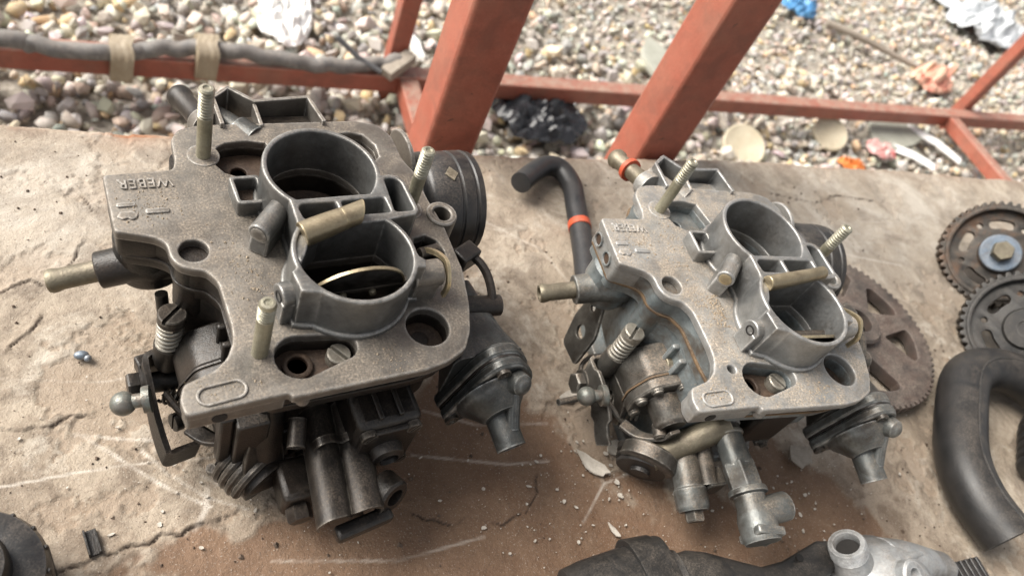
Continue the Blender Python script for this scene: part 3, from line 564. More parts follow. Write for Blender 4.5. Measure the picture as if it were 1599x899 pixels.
def carburetor(loc, rz, light):
    K = dict(cover='cover_light', horn='horn_light', body='body_light', low='link_light', pump='link_light', black='dusty_rubber', vac='vac_light', inlet='body_light') if light else dict(cover='cover_dark', horn='horn_dark', body='oily', low='oily', pump='oily', black='black_plastic', vac='grey_cast', inlet='oily')
    t = empty('carburetor', loc, rz); P = lambda n, me, m, par=t, bev=0: obj(n, me, K.get(m, m), par, bev)
    I = Matrix.Identity(4)
    # --- top cover
    hl = list(HOLES.values()) + [REAR, FRONT] + ([circ(-2, -21.5, 2.1, 20)] if light else [])
    cov = P('top_cover', shape2d('top_cover', [OUT] + hl, ZT(-4.2), ZT(0), 0.7), 'cover')
    P('cover_skirt', shape2d('cover_skirt', [SKIRT] + [mv(q, 0.15) for q in hl], ZT(-13), ZT(-3.8), 0.6), 'body' if light else 'oily_brown', cov)
    P('corner_arm', shape2d('corner_arm', [rnd([(-27.2, -39.8), (-28, -35), (-26, -29.9), (-16, -27), (-11, -23), (1, -24), (3.2, -39.2)], 1.2)], ZT(-10.5), ZT(-3.8), 0.6), 'cover', cov)
    P('arm_hole', MB().cyl((-17.6, -39.95, ZT(-7)), (-17.6, -36, ZT(-7)), 2.4), 'dark', cov)
    P('inlet_block', shape2d('inlet_block', [rnd([(-36, 61), (-36, 35.4), (-24, 31.4), (-13, 30), (-12, 61)], 2)], ZT(-14), ZT(-3.7), 0.6), 'inlet' if not light else 'cover', cov)
    if light:
        for y in (55, 43.5): P('end_hole', MB().lathe([(3.5, 0), (3.5, 1), (2.9, 1.02), (2.7, 0.2)], (-36.1, y, ZT(-7.5)), (-1, 0, 0), 24), 'body', cov); P('hole_bottom', MB().cyl((-36.0, y, ZT(-7.5)), (-36.35, y, ZT(-7.5)), 2.85), 'rust', cov)
    T = Matrix.Translation((-23.4, 56.2, ZT(0))) @ Matrix.Rotation(math.pi, 4, 'Z') @ Matrix.Diagonal((0.80, 1, 1, 1))
    P('lettering', text_mesh('WEBER', 6.6, -0.2, 0.6, T), 'cover', cov)
    ov = MB()
    P('oval_rib', shape2d('oval_rib', [slot(-20.4, -35.2, -12, -34.6, 3.6, 3.6), slot(-20.4, -35.2, -12, -34.6, 2.7, 2.7)], ZT(-0.3), ZT(0.75), 0.3), 'cover', cov)
    for (a, b_, c_, d_) in ((-34.4, 45.2, -28.2, 47.2), (-25.6, 41.2, -17.8, 43.6)): P('cast_mark', shape2d('cast_mark', [rnd([(a, b_), (c_, b_), (c_, d_), (a, d_)], 0.8)], ZT(-0.3), ZT(0.6), 0.3), 'cover', cov)
    P('cast_mark', shape2d('cast_mark', [rnd([(-35, 40.6), (-33.2, 39.2), (-31.6, 40), (-30.4, 38.9), (-28.8, 39.6), (-28, 41.6), (-29.6, 43), (-33.6, 43.2)], 0.7)], ZT(-0.3), ZT(0.6), 0.3), 'cover', cov)
    for (x, y, r) in ((-1, 69, 6.0), (72, 33, 5.6)): P('stud_pad', shape2d('stud_pad', [circ(x, y, r)], ZT(-0.6), ZT(0.35), 0.33), 'cover', cov)
    rb = MB().lathe([(6.6, -11), (6.6, 0.8), (6.1, 1.4), (4.4, 1.4), (3.9, 0.9), (3.9, -10)], (85, 28, H), (0, 0, 1), 36); P('ring_boss', rb, 'cover', cov)
    # ribs and pads under the front edge
    P('locating_peg', MB().lathe([(2.6, 0), (2.6, 5), (1.8, 6.5)], (9, -38.5, ZT(-3.5)), (0, 0, -1), 18), 'cover', cov)
    # --- recess floors with screws
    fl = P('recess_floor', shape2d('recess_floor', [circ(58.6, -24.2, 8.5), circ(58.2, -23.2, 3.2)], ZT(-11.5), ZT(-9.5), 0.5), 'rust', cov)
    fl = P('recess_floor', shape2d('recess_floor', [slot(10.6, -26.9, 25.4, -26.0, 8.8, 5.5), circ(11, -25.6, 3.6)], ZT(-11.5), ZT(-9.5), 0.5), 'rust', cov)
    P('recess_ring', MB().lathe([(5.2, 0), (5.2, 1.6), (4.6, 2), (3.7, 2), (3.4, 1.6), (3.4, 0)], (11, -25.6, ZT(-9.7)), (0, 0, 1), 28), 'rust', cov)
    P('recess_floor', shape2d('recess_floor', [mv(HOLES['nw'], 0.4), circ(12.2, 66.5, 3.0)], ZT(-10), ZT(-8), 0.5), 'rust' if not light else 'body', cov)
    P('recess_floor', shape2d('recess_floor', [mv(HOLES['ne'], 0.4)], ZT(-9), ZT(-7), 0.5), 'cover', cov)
    for (x, y, z, r, a) in ((25.2, -25.4, -10, 4.3, 125), (-13.4, 22.9, -8.4, 4.4, -35)):
        P('cover_screw', slot_head(MB(), (x, y, ZT(z)), (0.05, 0, 1), r, 4.6 if r < 4.35 else 3.4, (math.cos(R(a)), math.sin(R(a)), 0)), 'screw' if r < 4.35 else 'rust', cov)
    # --- air horn with two barrels and the vent cells between them
    horn = P('air_horn', shape2d('air_horn', [HORN, REAR, FRONT] + CELLS, ZT(-0.6), ZT(20), 0.75), 'horn')
    P('horn_foot', shape2d('horn_foot', [offs(HORN, -1.3), offs(REAR, -0.8), offs(FRONT, -0.8)], ZT(-0.4), ZT(2.2), 1.0, 3), 'horn', horn)
    P('cell_floor', MB().box((19.5, 14.5, ZT(-1)), (64, 24, ZT(4.5))), 'horn', horn)
    P('vent_pocket', shape2d('vent_pocket', [rnd([(3.8, 50.4), (4.2, 37.4), (6, 36.4), (14.8, 36.8), (15.4, 43), (14.6, 50.8)], 1.4), rnd([(5.4, 49), (5.6, 38.2), (13.2, 38.2), (13.5, 49.2)], 1.0)], ZT(-0.5), ZT(7), 0.5), 'horn', horn)
    P('pocket_floor', MB().box((5, 37.8, ZT(-0.4)), (14, 49.6, ZT(0.4))), 'rust', horn)
    b = MB().lathe([(4.1, 0), (4.1, 15.5)], (6.6, 17.9, ZT(11)), (12.4, 13.2, 0.6), 26); P('vent_boss', b, 'horn', horn, 0.5)
    P('boss_web', MB().prism([(0, 0), (15, 0), (17, 9), (0.8, 9)], -3.6, 3.6, lambda u, v_, k: (6.9 + u * 0.685 - k * 0.729, 18.2 + u * 0.729 + k * 0.685, ZT(0) + v_)), 'horn', horn, 0.8)
    P('boss_plug', MB().lathe([(2.9, -0.2), (2.9, 0.25), (2.4, 0.45)], (6.6, 17.9, ZT(11)), (-12.4, -13.2, -0.6), 22), 'brass' if light else 'cover', horn)
    b = MB().lathe([(4.6, 0), (4.6, 9)], (6.8, -9, ZT(10.5)), (1, 0.15, 0), 28); P('screw_boss', b, 'horn', horn, 0.5)
    P('boss_web', MB().prism([(-4.4, 0), (4.4, 0), (4.5, 10.5), (-4.5, 10.5)], 0, 9.5, lambda u, v_, k: (6.9 + k, -9 + u + 0.1 * k, ZT(0) + v_)), 'horn', horn, 0.5)
    P('boss_screw', MB().lathe([(2.3, -0.3), (2.3, 0.25), (1.7, 0.3), (1.5, -0.2)], (6.8, -9, ZT(10.5)), (-1, -0.15, 0), 20), 'dark', horn)
    noz = MB()
    if light: noz.lathe([(4.0, 0), (3.9, 9), (3.4, 26), (3.5, 33), (2.7, 34.2), (1.2, 34.3)], (19.5, 9.2, ZT(19.5)), (34, 4.4, 3.4), 26, sx=0.85)
    else:
        noz.lathe([(4.6, 0), (4.5, 8), (4.1, 16)], (18.5, 9.4, ZT(19)), (24, 5.0, 4.4), 26)
        d = Vector((24, 5.0, 4.4)).normalized(); p = Vector((18.5, 9.4, ZT(19))) + d * 15.6; u, w_ = perp(d)
        ring = [p + (u * math.cos(k) + w_ * math.sin(k)) * 4.1 for k in (2 * math.pi * j / 26 for j in range(26))]; cut = [q + d * (7.5 + 0.55 * (q - p).dot(Vector((0.1, 0.75, 0.6)))) for q in ring]
        inn = [p + (q - p) * 0.8 + d * 0 for q in cut]; noz.rings([ring, cut, [c + (p + d * 7.5 - c) * 0.16 for c in cut], [q + (p - q) * 0.2 for q in ring]])
    P('discharge_nozzle', noz, 'brass', horn, 0.3)
    P('nozzle_saddle', shape2d('nozzle_saddle', [rnd([(13.6, 3), (15, -2.5), (18, 2), (20.5, 7), (26, 11), (26, 15), (20, 15.4), (16, 10)], 1.5)], ZT(2), ZT(18.6), 0.8), 'horn', horn)
    # --- choke flap in the front barrel
    fz = 7 if not light else 4
    sh = MB().cyl((12.5, -8, ZT(fz)), (66, -8, ZT(fz + 1)), 2.0); P('choke_shaft', sh, 'oily_brown')
    ta = R(77 if not light else 56)      # flap plane rises from the shaft, leaning to the front
    nrm = Vector((0, math.sin(ta), math.cos(ta))); rad = 17.6 if not light else 18.2
    flp = P('choke_flap', MB().lathe([(rad - 0.5, -0.55), (rad - 0.2, -0.5)], (34.5, -8.3, ZT(fz)), nrm, 44).lathe([(rad - 0.5, 0.5), (rad - 0.2, 0.45)], (34.5, -8.3, ZT(fz)), nrm, 44), 'oily' if not light else 'oily_brown')
    P('flap_rim', MB().lathe([(rad - 0.4, -0.6), (rad + 0.3, -0.55), (rad + 0.3, 0.55), (rad - 0.4, 0.6)], (34.5, -8.3, ZT(fz)), nrm, 44, False, False), 'brass', flp)
    for x in (29, 40): P('flap_screw', MB().sphere((x, -10.4, ZT(fz + 0.4)), 1.5, 12), 'olive', flp)
    P('shaft_boss', MB().lathe([(5.2, 0), (5.2, 11.5), (4.6, 12)], (55.5, -7.5, ZT(9.5)), (1, 0.02, 0), 28), 'cover', t, 0.4)
    P('boss_web', MB().box((56, -12.3, ZT(-0.5)), (66, -2.8, ZT(8.5))), 'cover', t, 0.8)
    lv = MB().strap(spline([(68.6, -13, ZT(2)), (68.8, -13, ZT(9)), (68.8, -8, ZT(14.6)), (68.8, -2.6, ZT(13)), (68.6, 3, ZT(9)), (68, 9, ZT(3)), (68, 11, ZT(-2))], 6), (1, 0, 0), 1.3, 2.0)
    P('choke_lever', lv, 'brass'); P('lever_pin', MB().cyl((66, 6.5, ZT(4)), (74, 7.5, ZT(4.5)), 2.2), 'oily_brown')
    # --- barrel liners and venturi ledges
    for (cx, cy, hole) in ((34.5, 39.5, REAR), (34.5, -1.5, FRONT)):
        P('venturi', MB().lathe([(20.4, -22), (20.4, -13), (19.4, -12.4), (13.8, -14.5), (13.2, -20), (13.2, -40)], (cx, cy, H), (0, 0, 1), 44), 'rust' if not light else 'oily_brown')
    P('throttle_plate', MB().cyl((34.5, 39.5, ZT(-41)), (34.5, 39.5, ZT(-40)), 13.4), 'oily'); P('throttle_plate', MB().cyl((34.5, -1.5, ZT(-41)), (34.5, -1.5, ZT(-40)), 13.4), 'oily')
    # --- studs
    for (x, y, hg) in ((-1, 69, 33), (72, 33, 33)) + (() if light else ((-1.8, -22.8, 28),)):
        st = P('stud', studd(MB(), x, y, hg, thr=13 if hg > 30 else 8), 'stud')
    # --- gasket, float bowl, throttle body
    P('gasket', shape2d('gasket', [mv(SKIRT, 0.7), mv(REAR, 1), mv(FRONT, 1)], ZT(-14.4), ZT(-13.1), 0.2), 'gasket' if light else 'oily')
    P('bowl_flange', shape2d('bowl_flange', [offs(SKIRT, 0.6), mv(REAR, 1), mv(FRONT, 1)], ZT(-20), ZT(-14.3), 0.8), 'body')
    bowl = P('float_bowl', shape2d('float_bowl', [BODY, mv(REAR, 1), mv(FRONT, 1)], ZT(-58), ZT(-19.5), 1.5), 'body')
    P('spacer', shape2d('spacer', [rnd([(-2, -20), (62, -22), (72, 0), (72, 60), (60, 74), (4, 74), (-4, 55)], 4)], ZT(-62), ZT(-57.5), 0.4), 'oily')
    thr = P('throttle_body', shape2d('throttle_body', [rnd([(2, -24), (60, -24), (68, -10), (68, 58), (58, 70), (6, 70), (0, 58)], 6)], ZT(-84), ZT(-61.5), 1.2), 'body')
    P('base_flange', shape2d('base_flange', [rnd([(-8, -26), (66, -26), (72, -12), (72, 62), (60, 76), (-2, 76), (-8, 60)], 7), ], ZT(-90), ZT(-83.5), 1.0), 'body')
    # side buttresses of the bowl
    for (x, y, r, z0, z1) in ((-13.4, 22.9, 6.6, -34, -4), (-6, 70, 7, -40, -4), (72, 33, 6.5, -40, -4), (60, -23, 7, -45, -10), (4, -14, 6.5, -58, -14)):
        P('screw_column', MB().lathe([(r * 0.8, 0), (r, 5), (r, z1 - z0)], (x, y, ZT(z0)), (0, 0, 1), 26), 'body')
    P('bowl_rib', MB().box((-16, 34, ZT(-50)), (-8, 50, ZT(-18))), 'body', t, 3); P('bowl_rib', MB().box((-12, 16, ZT(-58)), (0, 30, ZT(-24))), 'body', t, 3)
    # --- fuel inlet
    inl = P('fuel_inlet', MB().lathe([(9, -14), (9.4, -4), (8.4, 0), (7.3, 3), (7.1, 13), (6.8, 13.4)], (-29, 44, ZT(-29.5)), (-12.6, 0.5, -3.2), 32), 'low' if not light else 'vac')
    d = Vector((-12.6, 0.5, -3.2)).normalized(); p = Vector((-29, 44, ZT(-29.5))) + d * 12
    P('inlet_pipe', MB().lathe([(4.2, 0), (4.1, 14), (4.6, 16), (4.6, 17.6), (4.1, 18.6), (3.0, 18.6), (2.9, 11)], p, d, 26), 'olive', inl)
    P('inlet_chamber', MB().lathe([(11, 0), (12.5, 3), (12.5, 21), (11, 23)], (-24, 46, ZT(-38)), (0.0, 0, 1), 30, sx=0.9), 'inlet', inl, 0.5)
    P('chamber_neck', MB().box((-32, 38, ZT(-36)), (-6, 58, ZT(-12.5))), 'inlet', inl, 3)
    # --- idle screw with spring
    idl = P('idle_screw', slot_head(MB(), (-21.5, 16, ZT(-31.5)), (0.06, 0.05, 1), 5.1, 4.8, (0.72, 0.7, 0), 1.5), 'screw' if light else 'oily_brown')
    P('spring', helix((-21.9, 15.6, ZT(-31.8)), (-0.06, -0.05, -1), 4.1, 0.8, 13, 5.5), 'screw', idl)
    P('screw_shank', MB().cyl((-21.5, 16, ZT(-31)), (-23.2, 14.6, ZT(-58)), 2.6), 'low', idl); P('screw_seat', MB().lathe([(5.6, 0), (5.6, 9), (4.5, 14)], (-22.3, 15.3, ZT(-44.5)), (-0.06, -0.05, -1), 24), 'low', idl)
    P('seat_arm', MB().box((-24, 11, ZT(-58)), (-4, 20, ZT(-50))), 'low', idl, 1.5)
    # --- throttle lever with ball
    lev = MB()
    if not light: lev.strap(spline([(-6, 21, ZT(-60)), (-18, 19.6, ZT(-59)), (-28, 18.2, ZT(-58)), (-31.2, 15, ZT(-58.5)), (-31.4, 5, ZT(-60)), (-31, -6, ZT(-65)), (-29.6, -16, ZT(-71)), (-28.4, -18.6, ZT(-72)), (-24, -17.4, ZT(-74)), (-17.5, -15.4, ZT(-76))], 5), (0.15, 0.1, 1), 8.5, 2.2)
    else: lev.strap(spline([(-12, 20, ZT(-58)), (-22, 19, ZT(-57)), (-29, 18, ZT(-57)), (-31.6, 15, ZT(-57.5)), (-31.6, 5, ZT(-57)), (-31.2, -5, ZT(-60)), (-30, -14, ZT(-68)), (-28.6, -19, ZT(-72))], 5), (0.1, 0.35, 1), [7] * 10 + [9] * 8 + [12] * 10 + [8] * 8, 2.2)
    lv = P('throttle_lever', lev, 'low', t, 0.5)
    P('ball_stud', MB().sphere((-41, -2, ZT(-53.5)), 4.6).cyl((-38, -2.4, ZT(-52.5)), (-33, -3.2, ZT(-51.5)), 2.7).lathe([(5, 0), (5.2, 1), (5.2, 2.6), (4.4, 3)], (-34.6, -3, ZT(-52)), (1, -0.1, 0.15), 20), 'ball', lv)
    P('pivot_shaft', MB().cyl((-36 if not light else -30, 12, ZT(-66)), (6, 12, ZT(-68)), 4.2), 'low'); 
    if light:
        P('return_rod', MB().cyl((-54, -2, ZT(-58)), (-32, 2, ZT(-60)), 1.6), 'low')
        P('cable_bracket', shape2d('cable_bracket', [rnd([(-8, -9), (8, -12), (11, 8), (4, 26), (-6, 26), (-10, 8)], 3), circ(0, 4, 3.6, 22), circ(-1, 18.5, 2, 18)], -1, 1, 0.4, mtx=Matrix.Translation((-29, 36, ZT(-62))) @ Matrix.Rotation(R(-78), 4, 'Y') @ Matrix.Rotation(R(-72), 4, 'Z')), 'low')
    else:
        P('cable_rod', MB().cyl((-22, 34, ZT(-38)), (-21, 27, ZT(-62)), 2.4), 'low'); P('stop_arm', MB().box((-34, 20, ZT(-70)), (-6, 26, ZT(-62)), Matrix.Rotation(R(12), 3, 'Z')), 'low', t, 1)
    P('quadrant', shape2d('quadrant', [rnd([(-14, -10), (6, -14), (14, -4), (12, 10), (0, 14), (-12, 8)], 3), circ(0, 0, 3)], -1.2, 1.2, 0.4, mtx=Matrix.Translation((-18, 4, ZT(-66))) @ Matrix.Rotation(R(80), 4, 'Y')), 'low')
    # --- accelerator pump on the left front corner
    fx = lambda u, v_, k: (u, k, ZT(v_))
    pol = rnd([(-23, -46), (-17, -34), (-4, -30), (6, -33), (9, -44), (4, -58), (-10, -61), (-21, -57)], 3)
    pmp = P('pump_body', MB().prism([(x * 0.98, z) for x, z in pol], -4, 13, fx), 'pump', t, 1.0)
    P('pump_cover', MB().prism(pol, -10.5, -4.6, fx), 'pump', pmp, 1.2); P('pump_gasket', MB().prism([(x * 1.01 - 0.1, z * 1.004) for x, z in pol], -4.7, -3.9, fx), 'gasket' if light else 'oily', pmp)
    P('pump_barrel', MB().lathe([(9, 0), (8.6, 3), (8, 12), (6.4, 14)], (-6, -10, ZT(-46)), (0.05, -1, -0.1), 28), 'pump', pmp); P('pump_nose', MB().lathe([(3.4, 0), (3.2, 6), (2.2, 7)], (-9, -20, ZT(-52)), (-0.2, -1, -0.1), 18), 'pump', pmp)
    for (x, z) in ((-18.5, -45), (-14.5, -36.5), (-2, -33.2), (6, -42.5), (-17, -55.5), (2, -56)):
        P('pump_bolt', MB().lathe([(3.1, 0), (3.1, 0.9), (2.6, 1.2), (2.5, 1.9), (1.9, 2.3)], (x, -10.2, ZT(z)), (0, -1, 0), 16), 'low' if light else 'pump', pmp)
    # --- front: cut-off valve and passages
    if light:
        val = P('cutoff_valve', MB().lathe([(7.6, 0), (7.6, 4), (7.0, 4.2), (6.4, 8), (6.6, 10), (6.9, 22), (6.9, 24)], (24, -22, ZT(-47)), (-0.04, -1, -0.06), 32), 'vac')
        P('valve_ring', MB().lathe([(7.3, 0), (7.5, 0.4), (7.5, 1.6), (7.3, 2)], (23.7, -29, ZT(-47.4)), (-0.04, -1, -0.06), 32), 'screw', val)
        P('valve_hex', MB().lathe([(7.4, 0), (7.9, 1), (7.9, 12), (7.2, 13)], (23.1, -44, ZT(-48.4)), (-0.04, -1, -0.06), 6), 'vac', val, 0.3)
        P('banjo_body', MB().lathe([(8.6, 0), (9, 1), (9, 2.6), (7.2, 3.4), (7.0, 8), (8.6, 14), (8.8, 22), (8, 24)], (22.6, -56.5, ZT(-49)), (-0.06, -1, -0.1), 30), 'vac', val)
        P('outlet', MB().pipe((23, -68, ZT(-49)), (38, -67, ZT(-47)), 6.6, 4.0, 8), 'vac', val); P('banjo_foot', MB().box((14, -79.5, ZT(-58)), (28, -75.5, ZT(-42)), Matrix.Rotation(R(-12), 3, 'Z')), 'vac', val, 1)
        P('passage_tube', MB().cyl((-10, -30, ZT(-66)), (24, -26, ZT(-44)), 6.4), 'olive', t)
        P('flange_collar', MB().lathe([(13, 0), (14, 1), (14, 7), (12.4, 8)], (-6, -26, ZT(-68)), (-0.55, -0.75, -0.35), 32), 'low', t)
        P('diaphragm_can', MB().lathe([(14, 0), (13.5, 1), (13.5, 2.6), (11.6, 3.2), (11.6, 4.2), (13.2, 4.8), (13.2, 6), (11.6, 6.4), (11.6, 7.4), (12.6, 8), (12, 9), (5, 9.2), (4.6, 11), (1, 11.4)], (-6, -24, ZT(-74)), (-0.5, -0.8, -0.25), 36), 'black', t)
        jb = P('jet_block', MB().lathe([(6.6, 0), (7, 3), (7, 17), (7.8, 18), (7.8, 26), (6.8, 28)], (6, -30, ZT(-62)), (-0.06, -1, -0.22), 28), 'vac')
        P('jet_bolt', MB().hexnut((4.3, -57, ZT(-68.2)), (-0.06, -1, -0.22), 4.6, 5), 'low', jb); P('side_block', MB().box((12, -50, ZT(-70)), (22, -40, ZT(-58))), 'low', jb, 1.5)
        P('jet_column', MB().cyl((15, -24, ZT(-56)), (13.5, -48, ZT(-62)), 4.6), 'low', jb)
    else:
        # folded tin shield: two half tubes side by side
        prof = []
        for cx, r, a0, a1 in ((23.5, 6.6, 205, 25), (35.6, 7.0, 165, -35)): prof += [(cx + r * math.cos(R(a0 + (a1 - a0) * i / 12)), r * math.sin(R(a0 + (a1 - a0) * i / 12))) for i in range(13)]
        inn = [(x * 0.92 + 2.4, y - 1.1) for x, y in prof][::-1]; po = prof + inn
        sh = MB(); rs = []
        for k in range(9):
            tt = k / 8; rs.append([(x + 0.4 * math.sin(3 * tt) * (y > 0) - 5.0 * tt, -24 - 45 * tt, ZT(-50) + y * (1 - 0.05 * tt) - 2.0 * tt) for x, y in po])
        sh.rings(rs); val = P('tin_shield', sh, 'oily_brown', t, 0.3)
        P('solenoid', MB().cyl((29, -22, ZT(-55)), (25, -66, ZT(-58)), 6.5), 'oily', val); P('shield_foot', MB().box((19, -73, ZT(-61)), (42, -67, ZT(-55)), Matrix.Rotation(R(6), 3, 'Z')), 'oily', val, 1.5)
        P('outlet_ring', MB().lathe([(6.6, 0), (7, 1), (7, 8), (6.2, 9), (3.8, 9), (3.4, 4)], (40, -58, ZT(-54)), (0.35, -0.9, 0.3), 28), 'oily', val)
        P('passage_tube', MB().cyl((4, -22, ZT(-30)), (3, -30, ZT(-60)), 7), 'oily', t)
        P('return_spring', helix((-4, -22, ZT(-70)), (0.45, -0.85, -0.1), 12.5, 2.0, 14, 4), 'oily_brown', t); P('spring_drum', MB().cyl((-4, -22, ZT(-70)), (4, -38, ZT(-72)), 10.6), 'oily', t)
        jb = P('jet_block', MB().box((6, -52, ZT(-78)), (20, -34, ZT(-62))), 'oily', t, 2.5); P('jet_bolt', MB().hexnut((12, -51.5, ZT(-71)), (0, -1, -0.1), 5, 6), 'low', jb)
        for (x, z) in ((35, -33), (53, -33), (35, -59), (53, -59)): P('housing_screw', slot_head(MB(), (x, -45.8, ZT(z)), (0, -1, 0), 3.2, 2.6, (0.6, 0, 0.8), 1.0), 'oily_brown', t)
        P('housing_cover', MB().prism(rnd([(33, -62), (55, -62), (56, -31), (32, -31)], 4), -48, -45.5, fx), 'oily', t, 0.8); P('housing_boss', MB().lathe([(7, 0), (6.4, 4), (4, 5), (3.6, 3.4)], (44, -47.8, ZT(-46)), (0, -1, 0), 26), 'oily', t)
        for x in (40, 48): P('housing_rib', MB().box((x - 1, -44, ZT(-28.5)), (x + 1, -22, ZT(-26))), 'oily', t, 0.5)
        P('throttle_arm', shape2d('throttle_arm', [rnd([(-9, -16), (5, -18), (9, -4), (6, 14), (-5, 16), (-8, 2)], 3), circ(0, 8, 3), circ(0, -10, 2)], -1, 1, 0.4, mtx=Matrix.Translation((2, -34, ZT(-58))) @ Matrix.Rotation(R(70), 4, 'X') @ Matrix.Rotation(R(15), 4, 'Y')), 'oily_brown')
        P('vacuum_stub', MB().pipe((14, -30, ZT(-40)), (11, -40, ZT(-43)), 3.4, 2.0, 5), 'oily_brown'); P('shield_clip', MB().strap(spline([(16.5, -40, ZT(-52)), (19, -40, ZT(-43.5)), (24, -40, ZT(-41.6)), (29, -40, ZT(-44.6)), (35, -40, ZT(-41.2)), (41, -40, ZT(-45)), (42.5, -40, ZT(-53))], 5), (0, 1, 0), 3.5, 0.9), 'oily_brown')
        P('under_arm', MB().box((-9, -33, ZT(-66)), (3, -27, ZT(-32))), 'oily', t, 1); P('under_arm', MB().box((-14, -30, ZT(-62)), (-9, -24, ZT(-30))), 'oily', t, 1)
    P('valve_housing', MB().box((31, -46, ZT(-64)), (57, -20, ZT(-28))) if not light else MB().box((34, -30, ZT(-60)), (60, -20, ZT(-24))), 'oily', t, 3)
    P('front_rib', MB().box((-2, -37.5, ZT(-13)), (26, -35, ZT(-4))), 'body', t, 1.5)
    # --- small linkage, nuts, springs and plugs
    P('shaft_nut', MB().hexnut((-33.5, 12, ZT(-66)), (-1, 0, 0.03), 5.6, 4.5), 'low'); P('shaft_washer', MB().cyl((-32.6, 12, ZT(-66)), (-33.6, 12, ZT(-66)), 7), 'low')
    P('lever_spring', helix((-26, 8, ZT(-70)), (0.75, -0.6, 0.1), 3.0, 0.7, 24, 11, 12), 'screw' if light else 'low')
    P('link_rod', MB().tube(spline([(-26, 4, ZT(-62)), (-20, -6, ZT(-66)), (-10, -16, ZT(-70)), (2, -24, ZT(-70))], 6), 1.5, 8), 'low')
    P('pump_lever', MB().strap(spline([(-20, -12, ZT(-64)), (-14, -20, ZT(-62)), (-7, -26, ZT(-54)), (-6, -27, ZT(-46))], 5), (1, 0.2, 0), 6, 1.8), 'low', t, 0.4)
    for (x, y, z, d_) in ((-5.2, 2, -34, (-1, 0, 0)), (-5.2, -5, -46, (-1, -0.1, 0)), (-11, 34, -44, (-1, 0, 0)), (12, -23.5, -34, (0, -1, 0))):
        P('jet_plug', slot_head(MB(), (x + 1, y, ZT(z)), d_, 4.2, 3.4, (0.1, 0.5, 1), 1.2), 'olive' if light else 'low')
    for (x, z) in ((6, -70), (20, -76), (46, -72), (60, -66)): P('body_bolt', MB().hexnut((x, -23.6, ZT(z)), (0, -1, 0), 4.4, 4.2).cyl((x, -27, ZT(z)), (x, -29.6, ZT(z)), 2.2), 'low')
    for y in (-4, 4, 34): P('casting_rib', MB().box((-8.5, y - 1.2, ZT(-57)), (0, y + 1.2, ZT(-21))), 'body', t, 0.8)
    P('spring_hook', MB().tube(spline([(-14, 26, ZT(-64)), (-22, 28, ZT(-68)), (-27, 24, ZT(-72)), (-24, 18, ZT(-74))], 6), 1.2, 8), 'low')
    P('stop_screw', slot_head(MB().cyl((-12, 0, ZT(-76)), (-22, -3, ZT(-74)), 2.2), (-21.5, -2.9, ZT(-74)), (-1, -0.3, 0.2), 3.8, 3, (0, 0.3, 1), 1.1), 'screw' if light else 'low')
    # --- right side: vacuum unit
    cx, cz = 90, -34
    vb = P('vacuum_arm', MB().rings([[(x, y, ZT(z)) for x, z in rnd([(a, c_), (b2, c_), (b2, d_), (a, d_)], 4)] for y, a, b2, c_, d_ in ((6, 78, 96, -38, -18), (-8, 80, 98, -44, -18), (-20, 78, 102, -48, -20), (-30, 74, 106, -50, -20))]), 'vac' if not light else 'low')
    tri = rnd([(72, -50), (78, -54), (100, -52), (111, -36), (109, -26), (98, -14), (88, -13), (82, -20)], 5)
    for y0, y1, s_, m_ in ((-35, -29, 1.0, 'vac'), (-41, -35.6, 0.98, 'vac')): P('vacuum_flange', MB().prism([(cx + (x - cx) * s_, z) for x, z in tri], y0, y1, fx), m_, vb, 1.5)
    P('diaphragm', MB().prism([(cx + (x - cx) * 0.97, cz + (z - cz) * 0.97) for x, z in tri], -35.8, -34.9, fx), 'oily', vb)
    P('vacuum_dome', MB().lathe([(16, 0), (15, 3), (12, 6), (9.4, 9), (7.6, 10.5)], (91, -40.5, ZT(-35)), (0.05, -1, -0.05), 30), 'vac', vb)
    P('vacuum_nozzle', MB().pipe((92, -46, ZT(-38)), (93, -63, ZT(-42)), 6.2, 3.6, 8), 'vac', vb); P('bleed_knob', MB().lathe([(5, 0), (5, 5), (4.4, 8), (2.5, 9.6), (0.3, 10)], (96, -41, ZT(-24)), (0.1, -0.8, 0.6), 24), 'vac', vb)
    P('nozzle_rib', MB().tube([(96, -46, ZT(-27)), (95, -52, ZT(-33)), (94, -57, ZT(-37))], 3.2), 'vac', vb)
    for x, z in ((76.5, -49), (105, -33), (90, -17.5)): P('flange_screw', MB().lathe([(3, 0), (3, 1.6), (1.4, 1.7), (1.2, 0.8)], (x, -40.8, ZT(z)), (0, -1, 0), 18), 'oily_brown', vb)
    P('pull_rod', MB().tube(spline([(86, 14, ZT(-8)), (94, 12, ZT(-8)), (99, 4, ZT(-10)), (100, -6, ZT(-16)), (97, -12, ZT(-24))], 6), 1.9, 10), 'low', t)
    P('rod_clip', MB().box((87, 8, ZT(-14)), (98, 16, ZT(-5)), Matrix.Rotation(R(25), 3, 'Z')), 'low', t, 1); P('arm_pin', MB().cyl((88, -6, ZT(-20)), (104, -8, ZT(-20)), 4.6), 'low', t)
    # --- choke housing drum at the back right
    dr = P('choke_housing', MB().lathe([(15, -14), (19, -2), (23.4, 0), (24.6, 2), (24.8, 14), (24.2, 14.6), (24.2, 15.4), (24.9, 16), (25.0, 21), (24.4, 21.6), (24.4, 22.4), (25, 23), (24.6, 26), (22, 27.2), (6, 27.6)], (93, 61, ZT(-30)), (1, -0.06, 0.02), 52), 'black')
    if not light: P('sticker', MB().lathe([(3.4, 0), (3.2, 0.35)], (103, 56, ZT(-5.35)), (0, -0.16, 1), 4, sx=1.15), 'olive', dr)
    P('drum_neck', MB().cyl((74, 61, ZT(-30)), (92, 61, ZT(-30)), 14), 'body', dr)
